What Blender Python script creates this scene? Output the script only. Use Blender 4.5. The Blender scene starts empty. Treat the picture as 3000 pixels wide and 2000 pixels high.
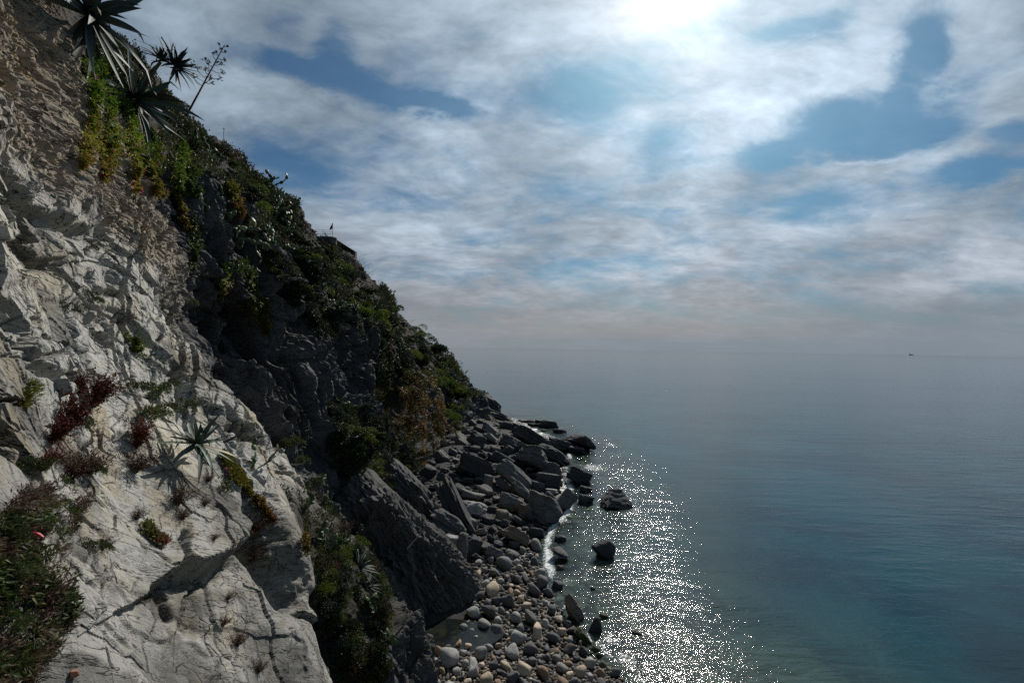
import bpy, math, random
import numpy as np
from mathutils import Vector, Matrix, Euler
from mathutils.bvhtree import BVHTree

random.seed(7)
RNG = np.random.default_rng(7)
SC = bpy.context.scene
COL = SC.collection
R = math.radians

# ------------------------------------------------------------------ camera
CAM_H = 12.0
F = 1333.0                                   # focal length in pixels of the 3000 px wide photograph
cam = bpy.data.cameras.new("camera")
cam.sensor_width = 36.0
cam.lens = 36.0 * F / 3000.0
cam.clip_start = 0.05
cam.clip_end = 60000
camo = bpy.data.objects.new("camera", cam)
COL.objects.link(camo)
camo.location = (0, 0, CAM_H)
M_CAM = Matrix.Rotation(R(90 + 0.86), 4, 'X') @ Matrix.Rotation(R(0.89), 4, 'Z')
camo.matrix_world = Matrix.Translation((0, 0, CAM_H)) @ M_CAM
SC.camera = camo
MR = np.array(M_CAM.to_3x3())

# ------------------------------------------------------------------ exposure, sun
SC.view_settings.view_transform = 'Standard'
SC.view_settings.look = 'None'
SC.view_settings.gamma = 1
SC.view_settings.exposure = 0.0
SC.cycles.use_denoising = False
SC.cycles.denoising_prefilter = "ACCURATE"
SC.cycles.max_bounces = 5
SC.cycles.diffuse_bounces = 2
SC.cycles.glossy_bounces = 3
SC.cycles.transparent_max_bounces = 6
SC.cycles.sample_clamp_indirect = 4
SUN_AZ, SUN_EL = R(20.4), R(38.2)            # to the right of straight ahead, above the horizon
SUN_DIR = Vector((math.sin(SUN_AZ) * math.cos(SUN_EL), math.cos(SUN_AZ) * math.cos(SUN_EL), math.sin(SUN_EL)))
sl = bpy.data.lights.new("sun", 'SUN')
sl.energy = 4.8
sl.angle = R(0.53)
sl.color = (1.0, 0.95, 0.87)
so = bpy.data.objects.new("sun", sl)
COL.objects.link(so)
so.location = (20, 40, 60)
so.rotation_euler = SUN_DIR.to_track_quat('Z', 'Y').to_euler()


# ------------------------------------------------------------------ node helpers
class NT:
    def __init__(self, tree):
        self.t = tree
        self.n = tree.nodes
        self.l = tree.links

    def node(self, typ, **kw):
        nd = self.n.new(typ)
        for k, v in kw.items():
            setattr(nd, k, v)
        return nd

    def put(self, sock, v):
        if v is None:
            return
        if isinstance(v, bpy.types.NodeSocket):
            self.l.new(v, sock)
        elif isinstance(v, (tuple, list)) and len(v) == 3 and sock.type == 'RGBA':
            sock.default_value = (*v, 1)
        else:
            sock.default_value = v

    def math(self, op, a, b=None, c=None, clamp=False):
        nd = self.node('ShaderNodeMath', operation=op, use_clamp=clamp)
        for s, v in zip(nd.inputs, (a, b, c)):
            self.put(s, v)
        return nd.outputs[0]

    def vmath(self, op, a, b=None, scale=None):
        nd = self.node('ShaderNodeVectorMath', operation=op)
        self.put(nd.inputs[0], a)
        if b is not None:
            self.put(nd.inputs[1], b)
        if scale is not None:
            self.put(nd.inputs['Scale'], scale)
        return nd.outputs['Value'] if op in ('DOT_PRODUCT', 'LENGTH', 'DISTANCE') else nd.outputs[0]

    def mix(self, f, a, b, blend='MIX'):
        nd = self.node('ShaderNodeMix', data_type='RGBA', blend_type=blend)
        self.put(nd.inputs[0], f)
        self.put(nd.inputs[6], a)
        self.put(nd.inputs[7], b)
        return nd.outputs[2]

    def ramp(self, v, lo, hi, a=0.0, b=1.0, smooth=True):
        nd = self.node('ShaderNodeMapRange', interpolation_type='SMOOTHSTEP' if smooth else 'LINEAR')
        for s, x in zip(nd.inputs, (v, lo, hi, a, b)):
            self.put(s, x)
        return nd.outputs[0]

    def noise(self, vec, scale, detail=6, rough=0.55, dist=0.0, color=False, typ=None, lac=2.0):
        nd = self.node('ShaderNodeTexNoise')
        if typ:
            nd.noise_type = typ
        self.put(nd.inputs['Vector'], vec)
        self.put(nd.inputs['Scale'], scale)
        nd.inputs['Detail'].default_value = detail
        nd.inputs['Roughness'].default_value = rough
        nd.inputs['Distortion'].default_value = dist
        nd.inputs['Lacunarity'].default_value = lac
        return nd.outputs[1] if color else nd.outputs[0]

    def voro(self, vec, scale, feature='F1', rnd=1.0):
        nd = self.node('ShaderNodeTexVoronoi', feature=feature)
        self.put(nd.inputs['Vector'], vec)
        self.put(nd.inputs['Scale'], scale)
        nd.inputs['Randomness'].default_value = rnd
        return nd.outputs['Distance']

    def mapping(self, vec, loc=(0, 0, 0), rot=(0, 0, 0), scale=(1, 1, 1), typ='POINT'):
        nd = self.node('ShaderNodeMapping', vector_type=typ)
        self.put(nd.inputs['Vector'], vec)
        nd.inputs['Location'].default_value = loc
        nd.inputs['Rotation'].default_value = rot
        nd.inputs['Scale'].default_value = scale
        return nd.outputs[0]

    def bump(self, h, strength=0.5, dist=0.1, normal=None):
        nd = self.node('ShaderNodeBump')
        nd.inputs['Strength'].default_value = strength
        nd.inputs['Distance'].default_value = dist
        self.put(nd.inputs['Height'], h)
        if normal is not None:
            self.l.new(normal, nd.inputs['Normal'])
        return nd.outputs[0]


# ------------------------------------------------------------------ sky and clouds
world = bpy.data.worlds.new("World")
SC.world = world
world.use_nodes = True


def uv_of(px, py):
    d = MR @ np.array([(px - 1500) / F, (1000 - py) / F, -1.0])
    return d[0] / d[1], d[2] / d[1]


def build_sky():
    t = NT(world.node_tree)
    t.n.clear()
    geo = t.node('ShaderNodeTexCoord')
    d = t.vmath('NORMALIZE', geo.outputs['Generated'])
    sep = t.node('ShaderNodeSeparateXYZ')
    t.l.new(d, sep.inputs[0])
    X, Y, Z = sep.outputs
    sky = t.node('ShaderNodeTexSky', sky_type='NISHITA')
    sky.sun_disc = False
    sky.sun_elevation = SUN_EL
    sky.sun_rotation = SUN_AZ
    sky.air_density = 1.0
    sky.dust_density = 1.2
    sky.ozone_density = 2.0
    blue = t.mix(1.0, sky.outputs[0], (0.015, 0.034, 0.046), 'MULTIPLY')
    # cloud sheet coordinates (a flat layer far overhead)
    zc = t.math('MAXIMUM', Z, 0.0)
    inv = t.math('DIVIDE', 1.0, t.math('ADD', zc, 0.27))
    cb = t.node('ShaderNodeCombineXYZ')
    t.put(cb.inputs[0], t.math('MULTIPLY', X, inv))
    t.put(cb.inputs[1], t.math('MULTIPLY', Y, inv))
    P = cb.outputs[0]
    W1 = t.vmath('SUBTRACT', t.noise(P, 1.3, 4, 0.55, color=True), (0.5, 0.5, 0.5))
    Pw = t.vmath('ADD', P, t.vmath('SCALE', W1, scale=0.28))
    Pst = t.mapping(Pw, rot=(0, 0, R(-52)), scale=(1.0, 1.45, 1))
    n1 = t.noise(Pst, 2.0, 9, 0.55)
    n2 = t.noise(Pst, 6.0, 8, 0.60)
    Prip = t.mapping(Pw, rot=(0, 0, R(-8)), scale=(1.0, 1.9, 1))
    n3 = t.noise(Prip, 12.0, 7, 0.60)
    n4 = t.noise(t.vmath('ADD', Pw, (4.3, 1.7, 0)), 1.9, 5, 0.55)
    # direction coordinates: where in the sky the gaps and banks lie
    yy = t.math('MAXIMUM', Y, 0.05)
    cu = t.node('ShaderNodeCombineXYZ')
    t.put(cu.inputs[0], t.math('DIVIDE', X, yy))
    t.put(cu.inputs[1], t.math('DIVIDE', Z, yy))
    wv = t.vmath('SUBTRACT', t.noise(Pst, 1.9, 7, 0.62, color=True), (0.5, 0.5, 0.5))
    U = t.vmath('ADD', cu.outputs[0], t.vmath('SCALE', wv, scale=0.26))
    U = t.vmath('MULTIPLY', U, (1, 1, 0))

    def blob(px, py, rx, ry, ang, soft=0.25):
        u, v = uv_of(px, py)
        m = t.mapping(U, (u, v, 0), (0, 0, R(-ang)), (rx / F, ry / F, 1), 'TEXTURE')
        return t.ramp(t.vmath('LENGTH', m), 1.25, soft, 0, 1)

    def total(lst):
        acc = None
        for b in lst:
            x = t.math('MULTIPLY', blob(*b[:5]), b[5])
            acc = x if acc is None else t.math('ADD', acc, x)
        return acc

    gaps = total([(960, 200, 330, 75, 20, 1.0), (985, 130, 70, 90, 10, .7), (1250, 310, 170, 45, 18, .7),
                  (1690, 320, 190, 110, 0, .5), (2560, 370, 360, 120, -14, 1.25), (2690, 150, 80, 200, 15, 1.0),
                  (2350, 50, 190, 60, -20, .7), (2900, 520, 260, 70, -5, .75), (1960, 440, 170, 110, 0, .45),
                  (1250, 590, 300, 50, 3, .35), (2250, 480, 130, 40, -20, .5), (860, 40, 80, 60, 40, .35),
                  (2980, 400, 120, 60, -20, .7), (820, 470, 200, 40, 15, .35), (2500, 610, 330, 60, -5, .35)])
    banks = total([(2330, 260, 300, 150, -28, .55), (2880, 150, 190, 210, -50, .45), (2850, 800, 330, 70, -6, .65),
                   (1260, 745, 260, 50, 4, .45), (1400, 400, 260, 110, 5, .25), (2080, 450, 200, 80, -50, .4),
                   (2020, 560, 300, 30, -12, .3), (1700, 640, 220, 40, -4, .35), (700, 300, 220, 90, 20, .12),
                   (2530, 480, 150, 18, -14, .55)])
    cover = t.math('ADD', t.math('MULTIPLY', t.math('SUBTRACT', n1, 0.5), 2.5), 0.74)
    cover = t.math('ADD', cover, t.math('MULTIPLY', t.math('SUBTRACT', n2, 0.5), 0.9))
    cover = t.math('SUBTRACT', cover, t.math('MULTIPLY', gaps, 0.85))
    cover = t.math('ADD', cover, t.math('MULTIPLY', banks, 0.35))
    alpha = t.ramp(cover, -0.02, 1.05, 0.12, 0.98)
    alpha = t.math('MULTIPLY', alpha, t.ramp(Y, -0.3, 0.35, 0.25, 1.0))   # clouds thinned in the unseen sky behind the viewer to weaken fill light
    # cloud brightness: thin sheet lit from behind, brighter towards the sun
    sd = t.vmath('DOT_PRODUCT', d, tuple(SUN_DIR))
    broad = t.ramp(sd, 0.70, 1.0, 0, 1)
    lum = t.math('ADD', 0.305, t.math('MULTIPLY', broad, 0.14))
    lum = t.math('ADD', lum, t.math('MULTIPLY', banks, 0.17))
    tex = t.math('ADD', t.math('MULTIPLY', t.math('SUBTRACT', n3, 0.5), 0.62), t.math('MULTIPLY', t.math('SUBTRACT', n2, 0.5), 0.8))
    lum = t.math('MULTIPLY', lum, t.math('ADD', 1.0, tex))
    lum = t.math('MULTIPLY', lum, t.ramp(n4, 0.34, 0.66, 0.74, 1.2))
    ctint = t.mix(t.ramp(Z, 0.05, 0.4), (1.04, 1.14, 1.28), (0.94, 1.18, 1.42))
    ccol = t.vmath('SCALE', ctint, scale=lum)
    col = t.mix(alpha, blue, ccol)
    # haze band over the sea
    hz = t.ramp(Z, 0.0, 0.19, 0.90, 0.0)
    hcol = t.mix(t.ramp(X, -0.4, 0.75), (0.25, 0.272, 0.300), (0.215, 0.257, 0.305))
    warm = t.math('MULTIPLY', t.math('MULTIPLY', t.ramp(X, -.35, .1), t.ramp(X, .75, .35)), t.ramp(Z, .012, .045))
    hcol = t.mix(t.math('MULTIPLY', warm, .8), hcol, (.305, .287, .29))
    col = t.mix(hz, col, hcol)
    # brightness of the veiled sun through the cloud
    g1 = t.math('POWER', t.math('MAXIMUM', sd, 0.0), 170)
    g2 = t.math('POWER', t.math('MAXIMUM', sd, 0.0), 40)
    glow0 = t.math('MULTIPLY', t.math('POWER', t.math('MAXIMUM', sd, 0.0), 900), 1.6)
    g3 = t.math('POWER', t.math('MAXIMUM', sd, 0.0), 12)
    glow = t.math('ADD', t.math('MULTIPLY', g1, 0.62), t.math('MULTIPLY', g2, 0.20))
    glow = t.math('ADD', glow, t.math('MULTIPLY', g3, 0.07))
    glow = t.math('MULTIPLY', glow, t.math('ADD', 0.45, t.math('MULTIPLY', t.math('MULTIPLY', n1, n2), 2.2)))
    glow = t.math('MULTIPLY', glow, t.math('ADD', 0.35, t.math('MULTIPLY', alpha, 0.75)))
    gl = t.vmath('SCALE', (1.0, 0.985, 0.96), scale=t.math('ADD', glow, glow0))
    col = t.vmath('ADD', col, gl)
    # below the horizon
    col = t.mix(t.ramp(Z, -0.002, -0.02), col, (0.03, 0.05, 0.06))
    bg = t.node('ShaderNodeBackground')
    t.put(bg.inputs[0], col)
    bg.inputs[1].default_value = 1.0
    out = t.node('ShaderNodeOutputWorld')
    t.l.new(bg.outputs[0], out.inputs[0])


build_sky()


# ------------------------------------------------------------------ number helpers
def smooth(a, b, x):
    t = np.clip((x - a) / (b - a), 0, 1)
    return t * t * (3 - 2 * t)


def _hash(ix, iy, iz, k):
    h = (ix.astype(np.uint32) * np.uint32(374761393) + iy.astype(np.uint32) * np.uint32(668265263)
         + iz.astype(np.uint32) * np.uint32(2246822519) + np.uint32((k * 3266489917) % (2 ** 32)))
    h = (h ^ (h >> np.uint32(13))) * np.uint32(1274126177)
    h = h ^ (h >> np.uint32(16))
    return (h & np.uint32(0xFFFFFF)).astype(np.float32) / np.float32(0xFFFFFF)


def vnoise(p, k=0):
    p = np.asarray(p, dtype=np.float32)
    i = np.floor(p).astype(np.int64)
    f = p - i
    f = f * f * f * (f * (f * 6 - 15) + 10)
    r = np.zeros(len(p), np.float32)
    for dx in (0, 1):
        wx = f[:, 0] if dx else 1 - f[:, 0]
        for dy in (0, 1):
            wy = f[:, 1] if dy else 1 - f[:, 1]
            for dz in (0, 1):
                wz = f[:, 2] if dz else 1 - f[:, 2]
                r += wx * wy * wz * _hash(i[:, 0] + dx, i[:, 1] + dy, i[:, 2] + dz, k)
    return r * 2 - 1


def fbm(p, octv=4, gain=0.5, k=0):
    p = np.asarray(p, dtype=np.float32)
    r = np.zeros(len(p), np.float32)
    a, s = 1.0, 0.0
    for o in range(octv):
        r += a * vnoise(p, k + o * 17)
        s += a
        a *= gain
        p = p * 2.03 + 11.3
    return r / s


def worley(p, k=0):
    """distance to the border between the two nearest cells, and the id of the nearest"""
    p = np.asarray(p, dtype=np.float32)
    i = np.floor(p).astype(np.int64)
    f1 = np.full(len(p), 9.0, np.float32)
    f2 = np.full(len(p), 9.0, np.float32)
    cid = np.zeros(len(p), np.float32)
    for dx in (-1, 0, 1):
        for dy in (-1, 0, 1):
            for dz in (-1, 0, 1):
                jx, jy, jz = i[:, 0] + dx, i[:, 1] + dy, i[:, 2] + dz
                d = np.sqrt((jx + _hash(jx, jy, jz, k + 1) - p[:, 0]) ** 2 + (jy + _hash(jx, jy, jz, k + 2) - p[:, 1]) ** 2
                            + (jz + _hash(jx, jy, jz, k + 3) - p[:, 2]) ** 2)
                c = _hash(jx, jy, jz, k + 4)
                near = d < f1
                f2 = np.where(near, f1, np.minimum(f2, d))
                cid = np.where(near, c, cid)
                f1 = np.where(near, d, f1)
    return f2 - f1, cid


def facets(Q, k=0, tilt=1.0, off=.5):
    """broken rock: every cell of space is a flat face with a tilt and height of its own; also the distance to its border"""
    Q = np.asarray(Q, dtype=np.float32)
    i = np.floor(Q).astype(np.int64)
    f1 = np.full(len(Q), 9.0, np.float32)
    f2 = np.full(len(Q), 9.0, np.float32)
    val = np.zeros(len(Q), np.float32)
    for dx in (-1, 0, 1):
        for dy in (-1, 0, 1):
            for dz in (-1, 0, 1):
                jx, jy, jz = i[:, 0] + dx, i[:, 1] + dy, i[:, 2] + dz
                h1, h2, h3, h4 = (_hash(jx, jy, jz, k + n) for n in (1, 2, 3, 4))
                ax, ay, az = Q[:, 0] - jx - h1, Q[:, 1] - jy - h2, Q[:, 2] - jz - h3
                d = np.sqrt(ax * ax + ay * ay + az * az)
                t1, t2 = (h4 * 7.13) % 1.0, (h4 * 13.7 + h1) % 1.0
                v = tilt * (ax * (h4 - .5) + ay * (t1 - .5) + az * (t2 - .5)) * 2 + off * (((h4 * 29.3 + h2) % 1.0) - .5)
                near = d < f1
                f2 = np.where(near, f1, np.minimum(f2, d))
                val = np.where(near, v, val)
                f1 = np.where(near, d, f1)
    return val, f2 - f1


def to_px(P):
    """world points -> pixels of the photograph"""
    q = (np.asarray(P) - np.array([0, 0, CAM_H])) @ MR
    w = np.maximum(-q[:, 2], 1e-3)
    return 1500 + F * q[:, 0] / w, 1000 - F * q[:, 1] / w


def ray(px, py):
    d = MR @ np.array([(px - 1500) / F, (1000 - py) / F, -1.0])
    return Vector(d / d[1])                     # one metre forward per unit


def at(px, py, Y):
    return Vector((0, 0, CAM_H)) + ray(px, py) * Y


def polydist(px, py, pts):
    """distance in pixels to a polyline, signed: positive on its right-hand side looking along it"""
    best = np.full(len(px), 1e9)
    sgn = np.ones(len(px))
    tt = np.zeros(len(px))
    n = len(pts) - 1
    for j in range(n):
        (x0, y0), (x1, y1) = pts[j], pts[j + 1]
        dx, dy = x1 - x0, y1 - y0
        L2 = dx * dx + dy * dy
        u = np.clip(((px - x0) * dx + (py - y0) * dy) / L2, 0, 1)
        ex, ey = px - (x0 + u * dx), py - (y0 + u * dy)
        d = np.hypot(ex, ey)
        m = d < best
        best = np.where(m, d, best)
        sgn = np.where(m, np.sign(dx * ey - dy * ex), sgn)
        tt = np.where(m, (j + u) / n, tt)
    return best, sgn, tt


# ------------------------------------------------------------------ mesh helpers
def grid_mesh(name, P, nu, nv, mat, flip=False, attrs=None, smooth_shade=True):
    idx = np.arange(nu * nv, dtype=np.int32).reshape(nu, nv)
    a, b, c, d = idx[:-1, :-1], idx[1:, :-1], idx[1:, 1:], idx[:-1, 1:]
    q = np.stack([a, d, c, b] if flip else [a, b, c, d], -1).reshape(-1, 4)
    return raw_mesh(name, P, q, mat, attrs, smooth_shade)


def raw_mesh(name, P, faces, mat=None, attrs=None, smooth_shade=False):
    P = np.ascontiguousarray(P, np.float32)
    faces = np.ascontiguousarray(faces, np.int32)
    me = bpy.data.meshes.new(name)
    me.vertices.add(len(P))
    me.vertices.foreach_set("co", P.ravel())
    k = faces.shape[1]
    me.loops.add(faces.size)
    me.loops.foreach_set("vertex_index", faces.ravel())
    me.polygons.add(len(faces))
    me.polygons.foreach_set("loop_start", np.arange(0, faces.size, k, dtype=np.int32))
    me.polygons.foreach_set("loop_total", np.full(len(faces), k, np.int32))
    me.polygons.foreach_set("use_smooth", np.full(len(faces), bool(smooth_shade)))
    me.update(calc_edges=True)
    for nm, arr in (attrs or {}).items():
        if arr.ndim == 2:
            at_ = me.attributes.new(nm, 'FLOAT_COLOR', 'POINT')
            c4 = np.ones((len(P), 4), np.float32)
            c4[:, :3] = arr
            at_.data.foreach_set("color", c4.ravel())
        else:
            at_ = me.attributes.new(nm, 'FLOAT', 'POINT')
            at_.data.foreach_set("value", np.ascontiguousarray(arr, np.float32))
    if mat:
        me.materials.append(mat)
    return me


def link(name, data, label=None, cat=None, group=None, kind=None, parent=None):
    o = bpy.data.objects.new(name, data)
    COL.objects.link(o)
    return tag(o, label, cat, group, kind, parent)


def tag(o, label=None, cat=None, group=None, kind=None, parent=None):
    for k, v in (("label", label), ("category", cat), ("group", group), ("kind", kind)):
        if v:
            o[k] = v
    if parent:
        o.parent = parent
    return o


def mat_new(name):
    m = bpy.data.materials.new(name)
    m.use_nodes = True
    t = NT(m.node_tree)
    b = m.node_tree.nodes['Principled BSDF']
    return m, t, b


# ------------------------------------------------------------------ materials: rock
def rock_mat(name, attr=None, base=(.2, .2, .2), strat=(0.55, 0.3, 0.78), sfreq=9.0, bump=0.6, spread=0.5, coords='Object',
             scale=1.0, rough=0.85, tint=(.42, .38, .30), dark=(.10, .10, .105), rnd=0.0, wet=None, folw=.9, streak=0):
    m, t, b = mat_new(name)
    tc = t.node('ShaderNodeTexCoord')
    v = tc.outputs[coords]
    if rnd:
        oi = t.node('ShaderNodeObjectInfo')
        v = t.vmath('ADD', v, t.vmath('SCALE', (37.0, 11.0, 23.0), scale=oi.outputs['Random']))
    if attr:
        an = t.node('ShaderNodeAttribute', attribute_name=attr)
        col = an.outputs['Color']
    else:
        col = t.mix(0.0, base, base)
    big = t.noise(v, 0.55 * scale, 6, 0.6, 0.4)
    col = t.mix(t.ramp(big, 0.42, 0.75, 0, spread), col, t.mix(1.0, col, tuple(x * 3.0 for x in tint), 'MULTIPLY'))
    pat = t.noise(t.mapping(v, rot=(.4, .2, .7), scale=(1, 2.0, 1)), 1.7 * scale, 7, 0.65, 0.8)
    col = t.mix(t.ramp(pat, 0.5, 0.72, 0, 0.7 * spread + .1), col, t.mix(1.0, col, tuple(min(1, x * 4.2) for x in dark), 'MULTIPLY'))
    # foliation: thin leaves of rock, stretched along the beds
    nz = Vector(strat).normalized()
    e = nz.to_track_quat('Z', 'Y').to_euler()
    loc = t.mapping(v, rot=tuple(e), typ='TEXTURE')
    wob = t.vmath('SCALE', t.vmath('SUBTRACT', t.noise(loc, 0.9 * scale, 4, 0.5, color=True), (.5, .5, .5)), scale=0.55)
    fol = t.noise(t.mapping(t.vmath('ADD', loc, wob), scale=(0.9, 0.9, sfreq)), 1.6 * scale, 6, 0.6)
    fine = t.noise(v, 14.0 * scale, 6, 0.7)
    grit = t.noise(v, 60.0 * scale, 3, 0.6)
    vor = t.voro(t.vmath('ADD', v, t.vmath('SCALE', wob, scale=1.5)), 2.2 * scale, 'DISTANCE_TO_EDGE')
    vor2 = t.voro(t.vmath('ADD', t.mapping(v, scale=(1, 1, 1.8)), t.vmath('SCALE', wob, scale=1.2)), 6.5 * scale, 'DISTANCE_TO_EDGE')
    crk = t.ramp(vor, 0.0, 0.035, 0, 1)
    crk2 = t.ramp(vor2, 0.0, 0.05, 0.0, 1)
    brk = t.ramp(t.noise(v, 1.1 * scale, 4, 0.6), 0.48, 0.62)
    crk = t.math('MAXIMUM', crk, t.math('SUBTRACT', 1.0, brk))
    brk2 = t.ramp(t.noise(t.vmath('ADD', v, (5, 3, 1)), 1.6 * scale, 4, 0.6), 0.5, 0.66)
    crk2 = t.math('MAXIMUM', crk2, t.math('SUBTRACT', 1.0, brk2))
    sh = t.math('ADD', t.math('MULTIPLY', t.math('SUBTRACT', fine, .5), 0.7), 1.0)
    sh = t.math('MULTIPLY', sh, t.math('ADD', t.math('MULTIPLY', t.math('SUBTRACT', fol, .5), .9 * folw), 1.0))
    sh = t.math('MULTIPLY', sh, t.math('ADD', t.math('MULTIPLY', t.math('SUBTRACT', grit, .5), 0.5), 1.0))
    sh = t.math('MULTIPLY', sh, t.math('ADD', 0.45, t.math('MULTIPLY', crk, 0.55)))
    col = t.vmath('SCALE', col, scale=sh)
    if streak:                                    # thin dark cracks drawn out along the beds
        sm = t.mapping(t.vmath('ADD', loc, t.vmath('SCALE', wob, scale=.35)), scale=(.45, .45, 2.6))
        s1 = t.math('ABSOLUTE', t.math('SUBTRACT', t.noise(sm, 1.5 * scale, 5, .62), .5))
        s2 = t.math('ABSOLUTE', t.math('SUBTRACT', t.noise(t.vmath('ADD', sm, (3, 7, 5)), 3.6 * scale, 5, .62), .5))
        pk = t.noise(v, .9 * scale, 4, .6)
        l1 = t.math('MAXIMUM', t.ramp(s1, .002, .011, .18, 1), t.ramp(pk, .50, .40))
        l2 = t.math('MAXIMUM', t.ramp(s2, .001, .008, .4, 1), t.ramp(pk, .44, .54))
        lines = t.math('MULTIPLY', l1, l2)
        col = t.vmath('SCALE', col, scale=lines)
    if rnd:
        col = t.vmath('SCALE', col, scale=t.math('ADD', 1.0 - rnd / 2, t.math('MULTIPLY', oi.outputs['Random'], rnd)))
    rg = rough
    if wet:                                       # wet, darker and glossier below this height (metres above the sea)
        gp = t.node('ShaderNodeNewGeometry')
        sp = t.node('ShaderNodeSeparateXYZ')
        t.l.new(gp.outputs['Position'], sp.inputs[0])
        w = t.ramp(t.math('ADD', sp.outputs[2], t.math('MULTIPLY', big, 0.5)), wet[0], wet[1], 1, 0)
        col = t.mix(w, col, t.vmath('SCALE', col, scale=0.42))
        rg = t.ramp(w, 0, 1, rough, 0.32)
    t.put(b.inputs['Base Color'], col)
    t.put(b.inputs['Roughness'], rg)
    b.inputs['Specular IOR Level'].default_value = 0.25
    h = t.math('ADD', t.math('MULTIPLY', fol, folw), t.math('MULTIPLY', fine, 0.35))
    h = t.math('ADD', h, t.math('MULTIPLY', grit, 0.08))
    h = t.math('ADD', h, t.math('MULTIPLY', crk, 0.35))
    h = t.math('ADD', h, t.math('MULTIPLY', crk2, 0.16))
    if streak:
        h = t.math('ADD', h, t.math('MULTIPLY', lines, .35))
    t.put(b.inputs['Normal'], t.bump(h, bump, 0.12 / scale))
    return m


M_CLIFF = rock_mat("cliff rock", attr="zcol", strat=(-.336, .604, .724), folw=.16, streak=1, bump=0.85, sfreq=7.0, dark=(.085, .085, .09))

# ------------------------------------------------------------------ the hillside and its cliffs
# cross sections of the coast: distance ahead -> (pixel row, pixel column) of the ground at that distance
SECT = {
    3.0: [(-600, -800), (0, -500), (600, -350), (1000, -280), (1400, -200), (2000, -70), (2600, 120), (4200, 600)],
    4.0: [(-600, -560), (0, -290), (600, -165), (1000, -70), (1400, 50), (1700, 180), (2000, 330), (2400, 520), (4200, 900)],
    5.0: [(-500, -380), (0, -165), (600, -65), (1000, 25), (1400, 160), (1700, 310), (2000, 500), (2400, 700), (4000, 1100)],
    6.5: [(-400, -230), (0, -95), (300, -40), (600, 50), (1000, 130), (1250, 225), (1500, 380), (1700, 530), (2000, 730), (2400, 860), (3500, 1200)],
    8.0: [(-300, -120), (0, 0), (300, 60), (600, 145), (1000, 245), (1250, 360), (1500, 545), (1700, 700), (2000, 860), (2400, 960), (3100, 1200)],
    9.5: [(-200, -20), (0, 75), (300, 135), (600, 225), (1000, 335), (1250, 480), (1500, 690), (1700, 840), (1850, 925), (2000, 960), (2400, 1010), (2750, 1150)],
    11.0: [(-80, 100), (0, 150), (300, 215), (600, 315), (850, 400), (1000, 440), (1250, 600), (1400, 735), (1600, 880), (1720, 915), (1900, 935), (2200, 1010), (2500, 1180)],
    12.5: [(0, 200), (110, 265), (300, 305), (600, 400), (800, 465), (950, 485), (1100, 610), (1280, 770), (1500, 848), (1720, 890), (2000, 960), (2300, 1150)],
    14.0: [(50, 255), (150, 315), (300, 380), (600, 450), (800, 482), (950, 490), (1100, 550), (1280, 700), (1500, 850), (1700, 985), (1850, 1080), (2000, 1200), (2170, 1300)],
    16.0: [(110, 330), (300, 430), (600, 495), (800, 505), (950, 515), (1100, 560), (1280, 690), (1400, 830), (1500, 925), (1600, 1010), (1700, 1075), (1800, 1130), (1900, 1195), (2022, 1270)],
    18.0: [(150, 380), (300, 465), (600, 535), (800, 545), (950, 540), (1100, 590), (1280, 700), (1400, 830), (1500, 930), (1600, 1020), (1700, 1070), (1800, 1120), (1910, 1190)],
    21.0: [(200, 430), (300, 505), (500, 580), (700, 655), (800, 680), (950, 640), (1100, 680), (1280, 800), (1400, 890), (1500, 950), (1600, 1040), (1700, 1100), (1785, 1160)],
    24.0: [(270, 480), (340, 540), (500, 630), (700, 725), (800, 765), (950, 775), (1100, 850), (1280, 920), (1400, 965), (1500, 1000), (1600, 1080), (1690, 1150)],
    28.0: [(330, 530), (500, 655), (700, 795), (800, 830), (900, 850), (1000, 875), (1100, 895), (1280, 955), (1400, 1040), (1500, 1120), (1595, 1220)],
    34.0: [(390, 590), (500, 695), (700, 850), (800, 895), (900, 925), (1000, 930), (1100, 930), (1200, 960), (1280, 1030), (1400, 1130), (1492, 1230)],
    42.0: [(460, 670), (600, 800), (700, 885), (800, 965), (900, 1015), (1000, 1035), (1100, 1010), (1200, 1070), (1300, 1180), (1403, 1290)],
    50.0: [(535, 760), (700, 895), (800, 985), (900, 1065), (1000, 1105), (1100, 1120), (1200, 1160), (1300, 1270), (1342, 1330)],
    60.0: [(600, 800), (650, 838), (700, 872), (745, 925), (800, 990), (900, 1090), (1000, 1160), (1100, 1215), (1200, 1290), (1289, 1400)],
    70.0: [(690, 880), (740, 935), (800, 1010), (900, 1120), (1000, 1200), (1100, 1290), (1200, 1390), (1250, 1450)],
    80.0: [(712, 935), (755, 990), (870, 1125), (1000, 1240), (1100, 1330), (1170, 1405), (1222, 1470)],
    87.0: [(740, 985), (870, 1130), (1050, 1295), (1120, 1365), (1206, 1440)],
    95.0: [(740, 900), (870, 1060), (1050, 1240), (1190, 1380)],
    112.0: [(740, 600), (1050, 880), (1165, 1050)],
    150.0: [(740, 100), (1050, 500), (1130, 700)],
}
SK = sorted(SECT)
LK = np.log(SK)
CRE = np.array([SECT[k][0][0] for k in SK], float)       # skyline row of each section
BOT = np.array([SECT[k][-1][0] for k in SK], float)


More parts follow.
